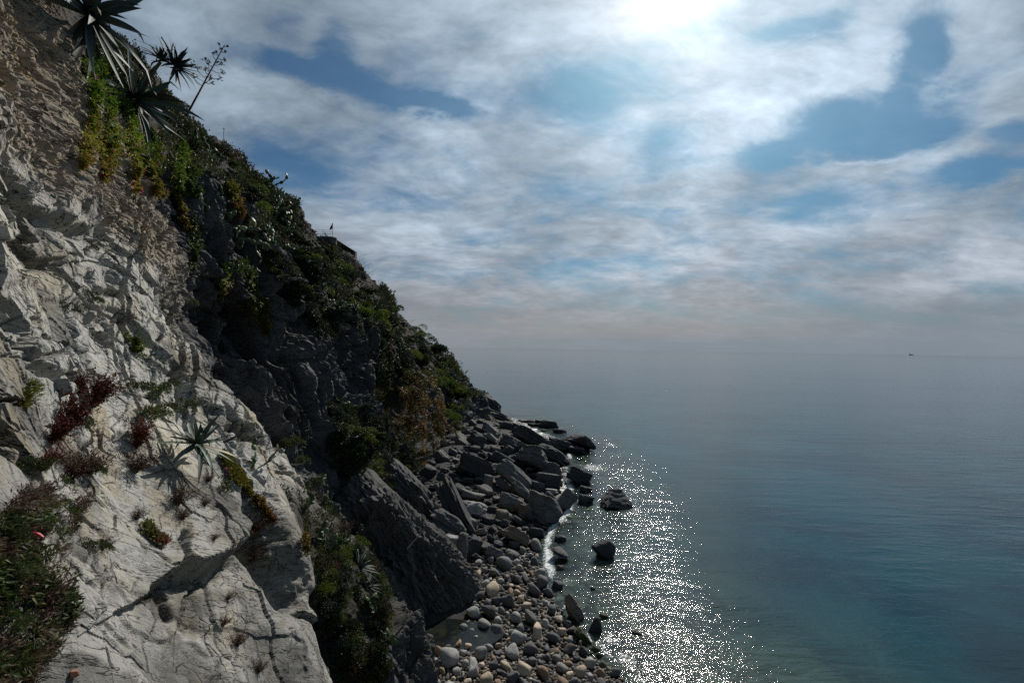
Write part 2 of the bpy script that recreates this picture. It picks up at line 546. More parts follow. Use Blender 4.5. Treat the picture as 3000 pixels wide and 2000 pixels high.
def section_px(lnY, py):
    """pixel column of the ground at log distance lnY and row py (vectorised)"""
    cols = np.stack([np.interp(py, [a for a, _ in SECT[k]], [b for _, b in SECT[k]]) for k in SK], 0)
    # beyond the ends keep the last slope going
    for i, k in enumerate(SK):
        s = SECT[k]
        m = py < s[0][0]
        cols[i][m] = s[0][1] - (s[0][0] - py[m]) * 2.6
    i = np.clip(np.searchsorted(LK, lnY) - 1, 0, len(SK) - 2)
    t = np.clip((lnY - LK[i]) / (LK[i + 1] - LK[i]), 0, 1)
    ar = np.arange(len(py))
    p0 = cols[np.maximum(i - 1, 0), ar]
    p1 = cols[i, ar]
    p2 = cols[i + 1, ar]
    p3 = cols[np.minimum(i + 2, len(SK) - 1), ar]
    m1, m2 = (p2 - p0) * .5, (p3 - p1) * .5
    h = np.abs(p2 - p1) * 2 + 20
    m1, m2 = np.clip(m1, -h, h), np.clip(m2, -h, h)
    t2, t3 = t * t, t * t * t
    return (2 * t3 - 3 * t2 + 1) * p1 + (t3 - 2 * t2 + t) * m1 + (-2 * t3 + 3 * t2) * p2 + (t3 - t2) * m2


def px_to_world(px, py, Y):
    d = np.stack([(px - 1500) / F, (1000 - py) / F, -np.ones_like(px)], -1) @ MR.T
    return np.array([0, 0, CAM_H]) + d * (Y / d[:, 1])[:, None]


# zones of the rock: pixel, albedo, roughness of relief, kind of relief (slab, crumbly, foliated, soil)
SLAB, CRUMB, FOLI, SOIL = range(4)
ZCOL = np.array([(.36, .354, .328), (.31, .262, .20), (.050, .049, .049), (.030, .026, .019)])
ZONES = [
    # px, py, distance, zone
    (0, 700, 5, SLAB), (60, 900, 5.5, SLAB), (0, 1100, 5, SLAB), (200, 800, 8, SLAB), (350, 900, 9.5, SLAB), (250, 1050, 8, SLAB),
    (450, 1000, 11, SLAB), (100, 1250, 5.5, SLAB), (350, 1150, 9, SLAB), (560, 1200, 11, SLAB), (700, 1300, 11.5, SLAB), (650, 1450, 9.5, SLAB),
    (420, 1500, 7, SLAB), (300, 1700, 5, SLAB), (500, 1900, 5, SLAB), (800, 1900, 7.5, SLAB), (800, 1700, 9.3, SLAB), (880, 1950, 9, SLAB),
    (0, 550, 6, SLAB), (120, 640, 7, SLAB), (300, 720, 9.5, SLAB), (420, 850, 11, SLAB), (520, 1250, 9.5, SLAB), (800, 1450, 11.8, SLAB),
    (880, 1600, 11.5, SLAB), (150, 1900, 4, SLAB), (680, 1850, 7.5, SLAB),
    (0, 100, 8, CRUMB), (100, 250, 9, CRUMB), (150, 100, 10.5, CRUMB), (0, 380, 7, CRUMB), (200, 400, 10.5, CRUMB), (320, 480, 12.5, CRUMB),
    (250, 560, 10.5, CRUMB), (380, 560, 13, CRUMB), (440, 700, 13.5, CRUMB), (100, 480, 8, CRUMB), (360, 650, 11.5, CRUMB),
    (250, 130, 13, SOIL), (330, 200, 14.5, SOIL), (430, 350, 15.5, SOIL), (520, 420, 20, SOIL), (620, 520, 24, SOIL), (700, 560, 34, SOIL),
    (470, 560, 15, FOLI), (520, 700, 17, FOLI), (550, 900, 18, FOLI), (600, 1050, 18, FOLI), (660, 1180, 18, FOLI), (620, 620, 21, FOLI), (690, 700, 21.5, FOLI), (740, 760, 24, FOLI), (650, 640, 24, SOIL), (760, 690, 28, SOIL), (800, 700, 34, SOIL),
    (700, 850, 22, FOLI), (780, 900, 23.5, FOLI), (860, 1080, 24, FOLI), (920, 1300, 24, FOLI), (830, 800, 28, FOLI), (880, 900, 34, SOIL), (900, 860, 36, SOIL), (800, 1280, 20.5, FOLI), (950, 1450, 22.5, FOLI),
    (850, 1400, 17.5, SLAB), (790, 1250, 16.5, SLAB), (930, 1480, 18, SOIL), (870, 700, 33, SOIL), (960, 820, 42, SOIL), (900, 620, 60, SOIL), (1050, 900, 60, SOIL),
    (1000, 950, 36, FOLI), (1030, 1060, 42, FOLI), (950, 1120, 32, FOLI), (1000, 1200, 36, FOLI), (1040, 1320, 33, SOIL), (1100, 1200, 48, SOIL),
    (1100, 1450, 30, SOIL), (1130, 1550, 27, FOLI), (1200, 1480, 33, FOLI), (1080, 1550, 24, FOLI), (1100, 1640, 22, FOLI), (1200, 1300, 46, SOIL),
    (960, 1600, 15, SOIL), (1000, 1750, 14.5, SOIL), (1080, 1850, 14.5, SOIL), (1150, 1950, 14.5, FOLI), (1100, 1980, 13.2, FOLI), (1190, 1900, 15, FOLI), (960, 1800, 12.6, SOIL),
    (1150, 1050, 70, SOIL), (1250, 1100, 75, SOIL), (1300, 1000, 85, SOIL), (1350, 1180, 78, FOLI), (1430, 1210, 82, FOLI), (1300, 1230, 62, FOLI), (1250, 1350, 52, FOLI),
    (1050, 780, 83, SOIL), (1150, 880, 88, SOIL), (930, 740, 72, SOIL),
]


def zone_weights(lnY, py, P):
    q = fbm(P * (6.0 / np.exp(lnY))[:, None], 4, .55, 31) * 0.16
    q2 = fbm(P * (6.0 / np.exp(lnY))[:, None], 4, .55, 77) * 60
    zx = np.array([(math.log(z[2]) * 2.0, z[1] / 420.0) for z in ZONES])
    kind = np.array([z[3] for z in ZONES])
    a = (lnY * 2.0 + q)[:, None]
    b = ((py + q2) / 420.0)[:, None]
    w = np.zeros((len(py), 4), np.float32)
    for j in range(len(ZONES)):
        d2 = (a[:, 0] - zx[j, 0]) ** 2 + (b[:, 0] - zx[j, 1]) ** 2
        w[:, kind[j]] += 1.0 / (d2 + 0.0008) ** 2.5
    return w / w.sum(1, keepdims=True)


# cracks and steps of the near rock: (polyline in pixels, width px, depth m, step m on its right-hand side)
CRACKS = [
    ([(0, 705), (45, 716), (80, 745), (112, 780), (147, 775), (178, 772)], 26, .42, -.34),
    ([(-20, 580), (60, 600), (134, 640), (188, 671), (240, 696)], 26, .30, -.30),
    ([(192, 905), (196, 980), (232, 1024), (252, 1075), (300, 1150)], 26, .5, .05),
    ([(55, 940), (42, 1015)], 15, .30, .05), ([(-10, 1049), (80, 1052), (152, 1044)], 9, .16, .03),
    ([(60, 1075), (110, 1105), (178, 1130)], 14, .22, .04), ([(85, 1000), (160, 1020), (165, 1050)], 10, .16, .04),
    ([(258, 800), (275, 850), (330, 855), (325, 805)], 18, .26, .0), ([(375, 1030), (380, 1136), (384, 1185)], 16, .34, .03),
    ([(345, 940), (372, 998)], 9, .18, .02), ([(395, 900), (440, 960), (500, 1000), (540, 1010)], 12, .16, .10),
    ([(585, 1078), (620, 1118)], 16, .30, .04), ([(500, 900), (540, 965), (590, 1030)], 12, .2, .06),
    ([(295, 1479), (357, 1501), (379, 1550), (411, 1604), (451, 1630), (464, 1679), (500, 1679)], 8, .14, .05),
    ([(442, 1728), (491, 1697), (527, 1660), (580, 1668), (650, 1656), (712, 1600), (735, 1500)], 18, .34, -.62),
    ([(531, 1568), (528, 1660), (533, 1775)], 15, .6, .0),
    ([(603, 1501), (640, 1540), (670, 1568), (683, 1604)], 8, .2, .05),
    ([(312, 1670), (312, 1836), (308, 1960)], 7, .10, .03), ([(661, 1782), (696, 1845), (730, 1930), (770, 2010)], 10, .12, .08),
    ([(725, 1465), (765, 1545), (808, 1615), (850, 1685), (900, 1770)], 50, .62, -.80),
    ([(290, 1785), (310, 1830)], 9, .18, .0), ([(225, 560), (262, 650), (270, 720)], 12, .16, .03),
    ([(640, 1180), (720, 1290), (800, 1420), (850, 1500)], 9, .14, .08), ([(600, 1230), (700, 1370), (790, 1500)], 8, .10, .04),
    ([(150, 290), (180, 380), (230, 470), (260, 560)], 16, .2, .05), ([(0, 150), (30, 210)], 26, .3, .0),
    ([(20, 800), (60, 815), (105, 845), (130, 860)], 7, .10, .03), ([(470, 640), (490, 700), (520, 780)], 14, .2, .0),
    ([(640, 1640), (600, 1720), (560, 1800)], 8, .06, .04), ([(250, 880), (300, 930), (330, 1000)], 8, .12, .03),
    ([(420, 1050), (470, 1080), (540, 1095)], 8, .10, .05), ([(430, 1180), (520, 1190), (590, 1190)], 8, .10, .05),
]


RIDGES = [
    ([(742, 930), (800, 980), (850, 1070), (880, 1190), (890, 1290)], 16, .9, 18.5, 23),
    ([(862, 965), (905, 1050), (938, 1150), (962, 1290)], 13, .9, 21, 26),
    ([(885, 1215), (930, 1280), (962, 1350), (988, 1430)], 10, 1.0, 18.5, 23),
    ([(870, 1290), (905, 1370), (940, 1440), (972, 1515)], 20, .8, 16, 20),
    ([(1180, 1320), (1240, 1400), (1300, 1480)], 12, .8, 28, 36), ([(1150, 1400), (1220, 1470), (1270, 1560)], 12, .8, 24, 31),
    ([(1120, 1430), (1170, 1520), (1240, 1600)], 14, .7, 21, 26),
]
def dip_axes():
    a = np.array([.40, .12, -.90])
    a /= np.linalg.norm(a)
    b = np.cross(a, [0, 1, 0])
    b /= np.linalg.norm(b)
    return a, b, np.cross(a, b)


HD = {}


def build_hill():
    ys = np.concatenate([np.geomspace(2.6, 15, 880), np.geomspace(15.03, 34, 320), np.geomspace(34.1, 98, 260), np.linspace(100, 150, 20)])
    nv = 820
    ln = np.log(np.clip(ys, SK[0], SK[-1]))
    cre = np.interp(ln, LK, CRE)
    bot = np.interp(ln, LK, BOT)
    tt = np.linspace(0, 1, nv)
    # rows: from a bit below the foot up to beyond the skyline
    top = np.maximum(cre - 260 * np.clip(14 / ys, .12, 1), -700)
    low = np.minimum(bot + 1333 * 1.5 / ys, 4200)
    vis_low = np.minimum(low, 2120)
    # most rows go to what lies inside the picture's height
    rows = np.where(tt[None, :] < .92, top[:, None] + (vis_low - top)[:, None] * (tt[None, :] / .92),
                    vis_low[:, None] + (low - vis_low + 1e-3)[:, None] * ((tt[None, :] - .92) / .08))
    nu = len(ys)
    Yf = np.repeat(ys, nv)
    lf = np.repeat(ln, nv)
    pf = rows.ravel()
    pxf = section_px(lf, pf)
    P = px_to_world(pxf, pf, Yf)
    G = P.reshape(nu, nv, 3)
    N = np.cross(np.gradient(G, axis=0), np.gradient(G, axis=1)).reshape(-1, 3)
    N /= np.linalg.norm(N, axis=1, keepdims=True) + 1e-9
    if N[len(N) // 2, 0] < 0:
        N = -N
    w = zone_weights(lf, pf, P)
    slab, crumb, foli, soil = w.T
    near = Yf / 9.0
    far = np.clip(Yf / 14.0, 0.5, 4.0)             # relief grows with distance so that it still reads
    # broad lumps
    D = fbm(P * .33, 3, .45, 3) * .5 * np.clip(Yf / 8, .5, 2.2) * (0.6 + .9 * foli + .5 * crumb)
    D += fbm(P * .12, 3, .5, 5) * np.clip((Yf - 16) / 30, 0, 1) * 2.2
    # beds: overlapping plates of rock
    nb = np.array([.58, .38, .72])
    nb /= np.linalg.norm(nb)
    b = P @ nb
    bw = b + fbm(P * .5, 4, .5, 9) * .55 + fbm(P * 1.7, 3, .5, 19) * .10
    calm = 1 - .90 * smooth(1180, 1430, pf) * np.clip((17 - Yf) / 3, 0, 1)
    for fq, am, kk in ((.8, .13 * calm, 0),):
        s = bw * fq + kk * .37
        fr = s - np.floor(s)
        st = smooth(.0, .10, fr) * (1 - fr)
        D += (st - .45) * am * (.9 * slab + .5 * crumb + .3 * foli) * np.clip(Yf / 8, .7, 2.0)
    # vertical joints and blocks
    e1 = np.array([.75, -.55, -.35]); e1 /= np.linalg.norm(e1)
    e2 = np.cross(nb, e1)
    Q = np.stack([P @ e1, P @ e2, P @ nb * 1.2], -1) + .35 * np.stack([fbm(P * .9, 3, .5, 41), fbm(P * .9, 3, .5, 42), fbm(P * .9, 3, .5, 43)], -1)
    dj, cj = worley(Q * .62, 3)
    D -= (1 - smooth(0, .06, dj)) * .14 * (slab + .4 * crumb) * smooth(.45, .65, cj) * calm
    dj2, cj2 = worley(Q * 1.9, 8)
    D -= (1 - smooth(0, .10, dj2)) * .05 * (slab * .6 * calm + crumb) * smooth(.5, .7, cj2)

    # crumbly rock: ribs running down to the right, ragged pits
    ta = np.array([.10, .79, -.61]); ta /= np.linalg.norm(ta)
    tb = np.cross(ta, [0.775, 0.33, 0.54]); tb /= np.linalg.norm(tb)
    tc_ = np.cross(ta, tb)
    wob = np.stack([fbm(P * .7, 4, .5, 52), fbm(P * .7, 4, .5, 53), fbm(P * .7, 4, .5, 54)], -1) * .5
    C = np.stack([P @ ta * .28, P @ tb * 1.3, P @ tc_ * 1.3], -1) + wob
    rg = 1 - np.abs(fbm(C * 1.2, 5, .6, 51)) * 2
    rg2 = fbm(C * 4.2, 4, .6, 57)
    D += rg * .16 * crumb + rg2 * (.10 * crumb + .010 * slab * calm)
    gash = smooth(.28, .55, fbm(np.stack([P @ ta * .45, P @ tb * 1.5, P @ tc_ * 1.5], -1) + wob, 4, .55, 63))
    D -= gash * .16 * crumb
    slot = smooth(.30, .37, fbm(np.stack([P @ ta * .30, P @ tb * 1.1, P @ tc_ * 1.1], -1) + wob * .8 + 5.5, 4, .5, 67))
    D -= slot * .42 * slab * calm
    # flat broken faces at three sizes, drawn out along the beds
    hard = slab + crumb + foli
    big = np.clip(Yf / 11, .6, 2.4)
    S = np.stack([P @ ta * .30, P @ tb * .8, P @ tc_ * .8], -1) + .14 * np.stack([fbm(P * 1.6, 3, .5, k) for k in (201, 202, 203)], -1)
    steep = foli > .5
    dp = dip_axes()
    S[steep] = (np.stack([P @ dp[0] * .30, P @ dp[1] * 1.1, P @ dp[2]], -1) + .15 * np.stack([fbm(P * .6, 3, .5, k) for k in (204, 205, 206)], -1))[steep]
    va, ba = facets(S * (.62 / big)[:, None], 3, .8, .5)
    vb, bb = facets(S * (2.1 / big)[:, None] + 7.7, 5, .9, .6)
    vc, bc = facets(S * (6.0 / big)[:, None] + 3.3, 9, 1.0, .8)
    calm2 = .12 + .88 * calm
    va = va * (1 - .5 * smooth(55, 70, Yf))
    D += va * big * (.34 * slab * calm2 + .50 * crumb + .25 * foli)
    D += vb * big * (.085 * slab * calm2 ** 1.6 + .20 * crumb + .16 * foli)
    D += vc * big * (.016 * slab * calm2 ** 2 + .06 * crumb + .075 * foli)
    D -= (1 - smooth(0, .06, ba)) * big * .20 * hard * calm2 * smooth(-.05, .2, fbm(P * .6, 3, .5, 211))
    D -= (1 - smooth(0, .08, bb)) * big * .06 * hard * calm2 * smooth(.05, .25, fbm(P * .9, 3, .5, 212))
    # foliated dark rock: steep fluted ribs and hollows
    dip = np.array([.40, .12, -.90])
    Fh = np.stack([P @ np.cross(dip, [0, 1, 0]), P @ dip * .07, P[:, 1] * 1.0], -1)
    fw = Fh + .24 * np.stack([fbm(P * .35, 3, .5, 71), fbm(P * .35, 3, .5, 72) * .3, fbm(P * .35, 3, .5, 73)], -1)
    rib = 1 - np.abs(fbm(fw * .55, 5, .55, 81)) * 2
    rib2 = 1 - np.abs(fbm(fw * 1.7, 5, .6, 83)) * 2
    rib3 = fbm(fw * np.array([4.5, 4.5, 4.5]), 4, .6, 85)
    D += (rib * 1.15 + rib2 * .50 + rib3 * .12 - .4) * foli * np.clip(Yf / 24, .4, 1.6) * (1 - .7 * smooth(48, 62, Yf))
    D += (rib2 * .22 + rib3 * .16) * crumb * smooth(16, 20, Yf)
    D += (fbm(P * 1.1, 5, .6, 91) * .28) * soil * np.clip(Yf / 16, .6, 2.5)
    # the slabs stay smooth at the lower right
    # drawn cracks and steps
    vis = Yf < 15.5
    px0, py0 = to_px(P)
    jig = fbm(P * 2.4, 4, .6, 101)
    jig2 = fbm(P * 2.4, 4, .6, 107)
    for pts, wd, dp, st in CRACKS:
        a = np.array(pts)
        m = vis & (px0 > a[:, 0].min() - 220) & (px0 < a[:, 0].max() + 220) & (py0 > a[:, 1].min() - 220) & (py0 < a[:, 1].max() + 220)
        if not m.any():
            continue
        d, sg, tq = polydist(px0[m] + jig[m] * 14, py0[m] + jig2[m] * 14, pts)
        taper = np.clip(np.minimum(tq, 1 - tq) * 7 + .35, 0, 1)
        g = np.exp(-(d / (wd * .62)) ** 2.6)
        D[m] -= g * dp * taper
        if st:
            D[m] += st * .5 * sg * smooth(0, 14, d) * np.exp(-d / 90) * taper
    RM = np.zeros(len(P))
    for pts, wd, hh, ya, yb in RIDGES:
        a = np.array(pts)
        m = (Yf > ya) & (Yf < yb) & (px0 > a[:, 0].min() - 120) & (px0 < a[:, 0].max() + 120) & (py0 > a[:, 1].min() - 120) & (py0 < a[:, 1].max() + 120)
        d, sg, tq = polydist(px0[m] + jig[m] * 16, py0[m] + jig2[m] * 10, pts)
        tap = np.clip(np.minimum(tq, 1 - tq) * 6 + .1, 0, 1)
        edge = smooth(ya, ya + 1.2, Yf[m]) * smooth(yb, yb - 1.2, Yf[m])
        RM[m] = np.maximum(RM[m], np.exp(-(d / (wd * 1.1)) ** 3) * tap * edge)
        D[m] += np.exp(-(d / wd) ** 1.5) * hh * tap * edge * (1 + .5 * jig[m])
    P = P + N * D[:, None]
    # rock colour: zones, iron stains, paler rib crests, sunlight painted on the ridges
    c = w @ ZCOL
    v1 = fbm(P * .8, 5, .6, 121)
    v2 = fbm(P * 2.3, 4, .6, 131)
    c = c * (1 + .22 * v1 + .16 * v2)[:, None]
    warm = smooth(.05, .5, fbm(P * .7 + 9, 4, .6, 141)) * (slab + crumb)
    c = c * (1 + warm[:, None] * np.array([.05, .01, -.09]))
    grey = smooth(.0, .45, fbm(P * .45 + 4, 5, .6, 151)) * slab
    c = c * (1 - .36 * grey[:, None])
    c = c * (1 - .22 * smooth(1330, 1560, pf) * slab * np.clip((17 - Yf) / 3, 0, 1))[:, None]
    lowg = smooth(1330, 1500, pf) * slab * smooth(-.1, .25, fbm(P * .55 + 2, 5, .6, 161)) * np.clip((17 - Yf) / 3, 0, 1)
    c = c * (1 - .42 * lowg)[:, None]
    st1 = smooth(.12, .30, fbm(np.stack([P @ ta * .35, P @ tb * .9, P @ tc_ * .9], -1) + wob * .6, 5, .62, 171)) * slab
    c = c * (1 - .50 * st1)[:, None]
    st2 = smooth(.22, .42, fbm(P * 1.1 + 31, 5, .6, 181)) * (slab + crumb)
    c = c * (1 + st2[:, None] * np.array([-.05, -.12, -.24]))
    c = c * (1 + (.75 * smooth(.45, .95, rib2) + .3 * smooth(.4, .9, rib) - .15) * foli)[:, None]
    c = c * (1 - RM[:, None]) + np.array([.14, .136, .13]) * RM[:, None] * (1 + .3 * v2)[:, None]  # pale grey painted along the ridges to look sunlit
    # the hill goes on behind the viewer, up beyond the skyline and down to the sea
    kb, kt, kd = 14, 8, 6
    G2 = np.pad(P.reshape(nu, nv, 3), ((kb, 0), (kt, kd), (0, 0)), mode='edge')
    C2 = np.pad(c.reshape(nu, nv, 3), ((kb, 0), (kt, kd), (0, 0)), mode='edge')
    for j in range(kt):
        n_ = kt - j
        G2[:, j, 0] -= 5.0 * n_
        G2[:, j, 2] += 1.6 * n_
    for j in range(kd):
        f_ = (j + 1) / kd
        zb = np.maximum(G2[:, kt + nv - 1, 2] + 2.0, 0)
        G2[:, kt + nv + j, 2] -= zb * f_
        G2[:, kt + nv + j, 0] += zb * f_ * .35
    for i in range(kb):
        G2[i, :, 1] -= 1.3 * (kb - i)
        G2[i, :, 0] -= .06 * (kb - i) ** 1.5
    for sl in (np.s_[:kb], np.s_[:, :kt], np.s_[:, kt + nv:]):
        V_ = G2[sl].reshape(-1, 3)
        V_ = V_ + (fbm(V_ * .35, 4, .5, 231) * .9)[:, None] * np.array([.7, .1, .5]) * smooth(0, 3, np.minimum(abs(V_[:, 1] - 2.6) + abs(V_[:, 1]) * 0, 3))[:, None] * (V_[:, 1] < 2.5)[:, None]
        G2[sl] = V_.reshape(G2[sl].shape)
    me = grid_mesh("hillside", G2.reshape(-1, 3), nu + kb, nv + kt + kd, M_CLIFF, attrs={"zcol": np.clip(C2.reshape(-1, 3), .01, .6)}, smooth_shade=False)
    o = link("hillside", me, kind="structure")
    HD.update(P=P, N=N, soil=soil, Y=Yf, row=pf)
    # coarse copy of the surface for setting things down on it
    S = P.reshape(nu, nv, 3)[::3, ::3]
    su, sv = S.shape[:2]
    idx = np.arange(su * sv).reshape(su, sv)
    q = np.stack([idx[:-1, :-1], idx[1:, :-1], idx[1:, 1:], idx[:-1, 1:]], -1).reshape(-1, 4)
    tree = BVHTree.FromPolygons([tuple(p) for p in S.reshape(-1, 3).tolist()], q.tolist())
    return o, tree


HILL, HBVH = build_hill()


def hit(px, py):
    """the point of the hillside seen at a pixel, and its outward normal"""
    d = ray(px, py).normalized()
    p, n, i, dist = HBVH.ray_cast(Vector((0, 0, CAM_H)), d)
    if p is None:
        return None, None
    if n.dot(d) > 0:
        n = -n
    return p, n


# ------------------------------------------------------------------ the sea
SHORE = [(1490, 1222, 0), (1530, 1236, 0), (1580, 1262, 0), (1650, 1300, 0), (1665, 1350, 0), (1660, 1400, 0), (1655, 1450, 0), (1650, 1500, 0),
         (1600, 1545, 0), (1585, 1600, 0), (1590, 1660, 0), (1610, 1720, 0), (1640, 1780, 0), (1690, 1850, 0), (1760, 1920, 0), (1850, 2000, 0), (2050, 2200, 0), (2300, 2500, 0)]


def sea_pt(px, py, z=0.0):
    r = ray(px, py)
    return Vector((0, 0, CAM_H)) + r * ((CAM_H - z) / -r.z)


SHP = np.array([sea_pt(a, b)[:2] for a, b, _ in SHORE])


def shore_dist(x, y):
    """signed metres from the water's edge, positive towards the sea"""
    d, s, _ = polydist(x, y, [tuple(p) for p in SHP])
    return d * s


_chk = shore_dist(np.array([30.0]), np.array([30.0]))[0]
SHS = 1.0 if _chk > 0 else -1.0


POOL = sea_pt(1300, 1866, .55)


def beach_h(x, y):
    d = -shore_dist(x, y) * SHS                 # positive on land
    P = np.stack([x, y, np.zeros_like(x)], -1)
    h = np.where(d > 0, .05 + np.minimum(d, 9) * .13 + np.clip(d - 3, 0, 8) * .10 * smooth(28, 50, y), d * .22)
    h = np.where((y < 26) & (d > 4), np.minimum(h, .72 + .02 * d), h)
    h = h + fbm(P * .5, 4, .55, 7) * .22 - .04
    return h - .42 * np.exp(-(((x - POOL[0]) / 1.5) ** 2 + ((y - POOL[1]) / .9) ** 2))


def build_sea():
    m, t, b = mat_new("sea water")
    tc = t.node('ShaderNodeTexCoord')
    v = tc.outputs['Object']
    sh = t.node('ShaderNodeAttribute', attribute_name="shore").outputs['Fac']
    fo = t.node('ShaderNodeAttribute', attribute_name="foam").outputs['Fac']
    sep = t.node('ShaderNodeSeparateXYZ')
    t.l.new(v, sep.inputs[0])
    bed = t.noise(t.mapping(v, scale=(1, .8, 1)), .28, 5, .62, .6)
    bw = t.vmath('ADD', v, t.vmath('SCALE', t.noise(v, 1.2, 3, .6, color=True), scale=.8))
    stones = t.node('ShaderNodeTexVoronoi', feature='F1')
    t.put(stones.inputs['Vector'], bw)
    stones.inputs['Scale'].default_value = 1.1
    tone = t.ramp(stones.outputs['Color'], .2, .8, .35, 1.5, smooth=False)
    gapd = t.ramp(t.voro(bw, 1.1, 'DISTANCE_TO_EDGE'), 0, .16, .3, 1)
    shallow = t.mix(t.ramp(bed, .42, .6), (.040, .058, .042), (.014, .020, .016))
    shallow = t.mix(t.ramp(sh, .5, 7.0, .85, .1), shallow, t.vmath('SCALE', shallow, scale=t.math('MULTIPLY', tone, gapd)))
    mid = t.mix(t.ramp(t.noise(v, .09, 4, .6), .4, .62), (.003, .038, .046), (.001, .018, .026))
    deep = (.002, .028, .045)
    col = t.mix(t.ramp(sh, 1.0, 14.0), shallow, mid)
    col = t.mix(t.ramp(sh, 20, 120), col, deep)
    # waves: long swell, wind ripples, small facets
    w1 = t.noise(t.mapping(v, rot=(0, 0, R(42)), scale=(.32, 1.35, 1)), .55, 4, .55, .35)
    w2 = t.noise(t.mapping(v, rot=(0, 0, R(50)), scale=(.45, 1.35, 1)), 2.1, 4, .6, .3)
    w3 = t.noise(t.mapping(v, rot=(0, 0, R(15)), scale=(.8, 1.2, 1)), 6.5, 3, .6)
    w4 = t.noise(t.mapping(v, rot=(0, 0, R(-12)), scale=(.25, 1.0, 1)), .06, 3, .5)
    gust = t.ramp(t.noise(t.mapping(v, scale=(.3, 1, 1)), .02, 4, .6), .3, .7, .65, 1.25)
    h = t.math('ADD', t.math('MULTIPLY', w1, .70), t.math('MULTIPLY', w2, .20))
    h = t.math('ADD', h, t.math('MULTIPLY', w3, .060))
    h = t.math('ADD', h, t.math('MULTIPLY', w4, .5))
    w5 = t.noise(v, 16.0, 2, 0.6)
    h = t.math('ADD', h, t.math('MULTIPLY', w5, .018))
    h = t.math('MULTIPLY', t.math('MULTIPLY', h, gust), t.math('ADD', t.ramp(sh, 2.5, 12.0, 1.75, .64), t.ramp(sh, 22.0, 45.0, 0, .46)))
    fn = t.noise(v, 4.2, 7, .72, 2.0)
    fmask = t.ramp(t.math('ADD', t.math('MULTIPLY', fo, .50), t.math('MULTIPLY', fn, 1.0)), .84, 1.05)
    col = t.mix(fmask, col, (.62, .66, .66))
    t.put(b.inputs['Base Color'], col)
    t.put(b.inputs['Roughness'], t.ramp(fmask, 0, 1, .045, .7))
    b.inputs['IOR'].default_value = 1.33
    t.put(b.inputs['Normal'], t.bump(h, 1.0, .185))
    xs = np.concatenate([-np.geomspace(25000, 30, 26), np.linspace(-26, 45, 300), np.geomspace(48, 25000, 40)])
    yv = np.concatenate([[-3000, -300, -60, 0], np.linspace(6, 60, 300), np.linspace(60.5, 130, 120), np.geomspace(134, 40000, 60)])
    X, Yg = np.meshgrid(xs, yv, indexing='ij')
    x, y = X.ravel(), Yg.ravel()
    d = shore_dist(x, y) * SHS
    z = np.zeros_like(x)
    P = np.stack([x, y, z], -1)
    foam = np.exp(-np.abs(d - .35) / .55) * (.88 + .7 * fbm(P * .35, 3, .5, 15))
    foam = np.maximum(foam, .8 * np.exp(-np.abs(d - 2.0 - 1.4 * fbm(P * .18, 3, .5, 35)) / .22) * smooth(-.1, .35, fbm(P * .25, 3, .5, 25)))
    for (px, py, rr, s) in FOAM:
        c = sea_pt(px, py)
        foam = np.maximum(foam, s * np.exp(-(((x - c.x) / rr) ** 2 + ((y - c.y) / (rr * 1.2)) ** 2)))
    me = grid_mesh("sea", P, len(xs), len(yv), m, attrs={"shore": np.clip(d, 0, 1000), "foam": np.clip(foam, 0, 1)})
    return link("sea", me, kind="structure")


FOAM = [(1735, 1368, 2.2, .85), (1790, 1303, 1.6, .8), (1850, 1490, 1.4, .7), (1680, 1330, 1.5, .5), (1640, 1250, 2.2, .6), (1690, 1480, 1.5, .6),
        (1790, 1870, .8, .75), (1835, 1930, .8, .8), (1720, 1700, 1.6, .55), (1640, 1600, 1.3, .55), (1760, 1780, 1.6, .5), (1880, 1985, .9, .7),
        (1600, 1240, 1.6, .6), (1840, 1640, 1.0, .5), (1740, 1490, 1.0, .65), (1840, 1475, .9, .6), (1745, 1642, .8, .6), (1810, 1640, .7, .6), (1600, 1560, 1.2, .75),
        (1655, 1525, 1.0, .75), (1700, 1425, 1.0, .65), (1660, 1700, .8, .7), (1700, 1800, .8, .7)]
SEA = build_sea()


def build_beach():
    m = rock_mat("beach gravel", base=(.016, .015, .014), sfreq=1.2, bump=.9, scale=2.2, spread=.5, wet=(.25, .7))
    xs = np.linspace(-24, 14, 330)
    ys = np.linspace(9, 100, 700)
    X, Yg = np.meshgrid(xs, ys, indexing='ij')
    x, y = X.ravel(), Yg.ravel()
    z = beach_h(x, y)
    P = np.stack([x, y, z], -1)
    P[:, 2] += fbm(P * 2.2, 3, .6, 21) * .07
    me = grid_mesh("beach", P, len(xs), len(ys), m)
    return link("beach", me, kind="structure")


BEACH = build_beach()

#OBJECTS_BELOW
# ------------------------------------------------------------------ stones
def ico(sub):
    import bmesh
    bm = bmesh.new()
    bmesh.ops.create_icosphere(bm, subdivisions=sub, radius=1)
    V = np.array([v.co[:] for v in bm.verts])
    Fc = np.array([[v.index for v in f.verts] for f in bm.faces])
    bm.free()
    return V, Fc


ICO = {k: ico(k) for k in (2, 3, 4, 5, 7)}


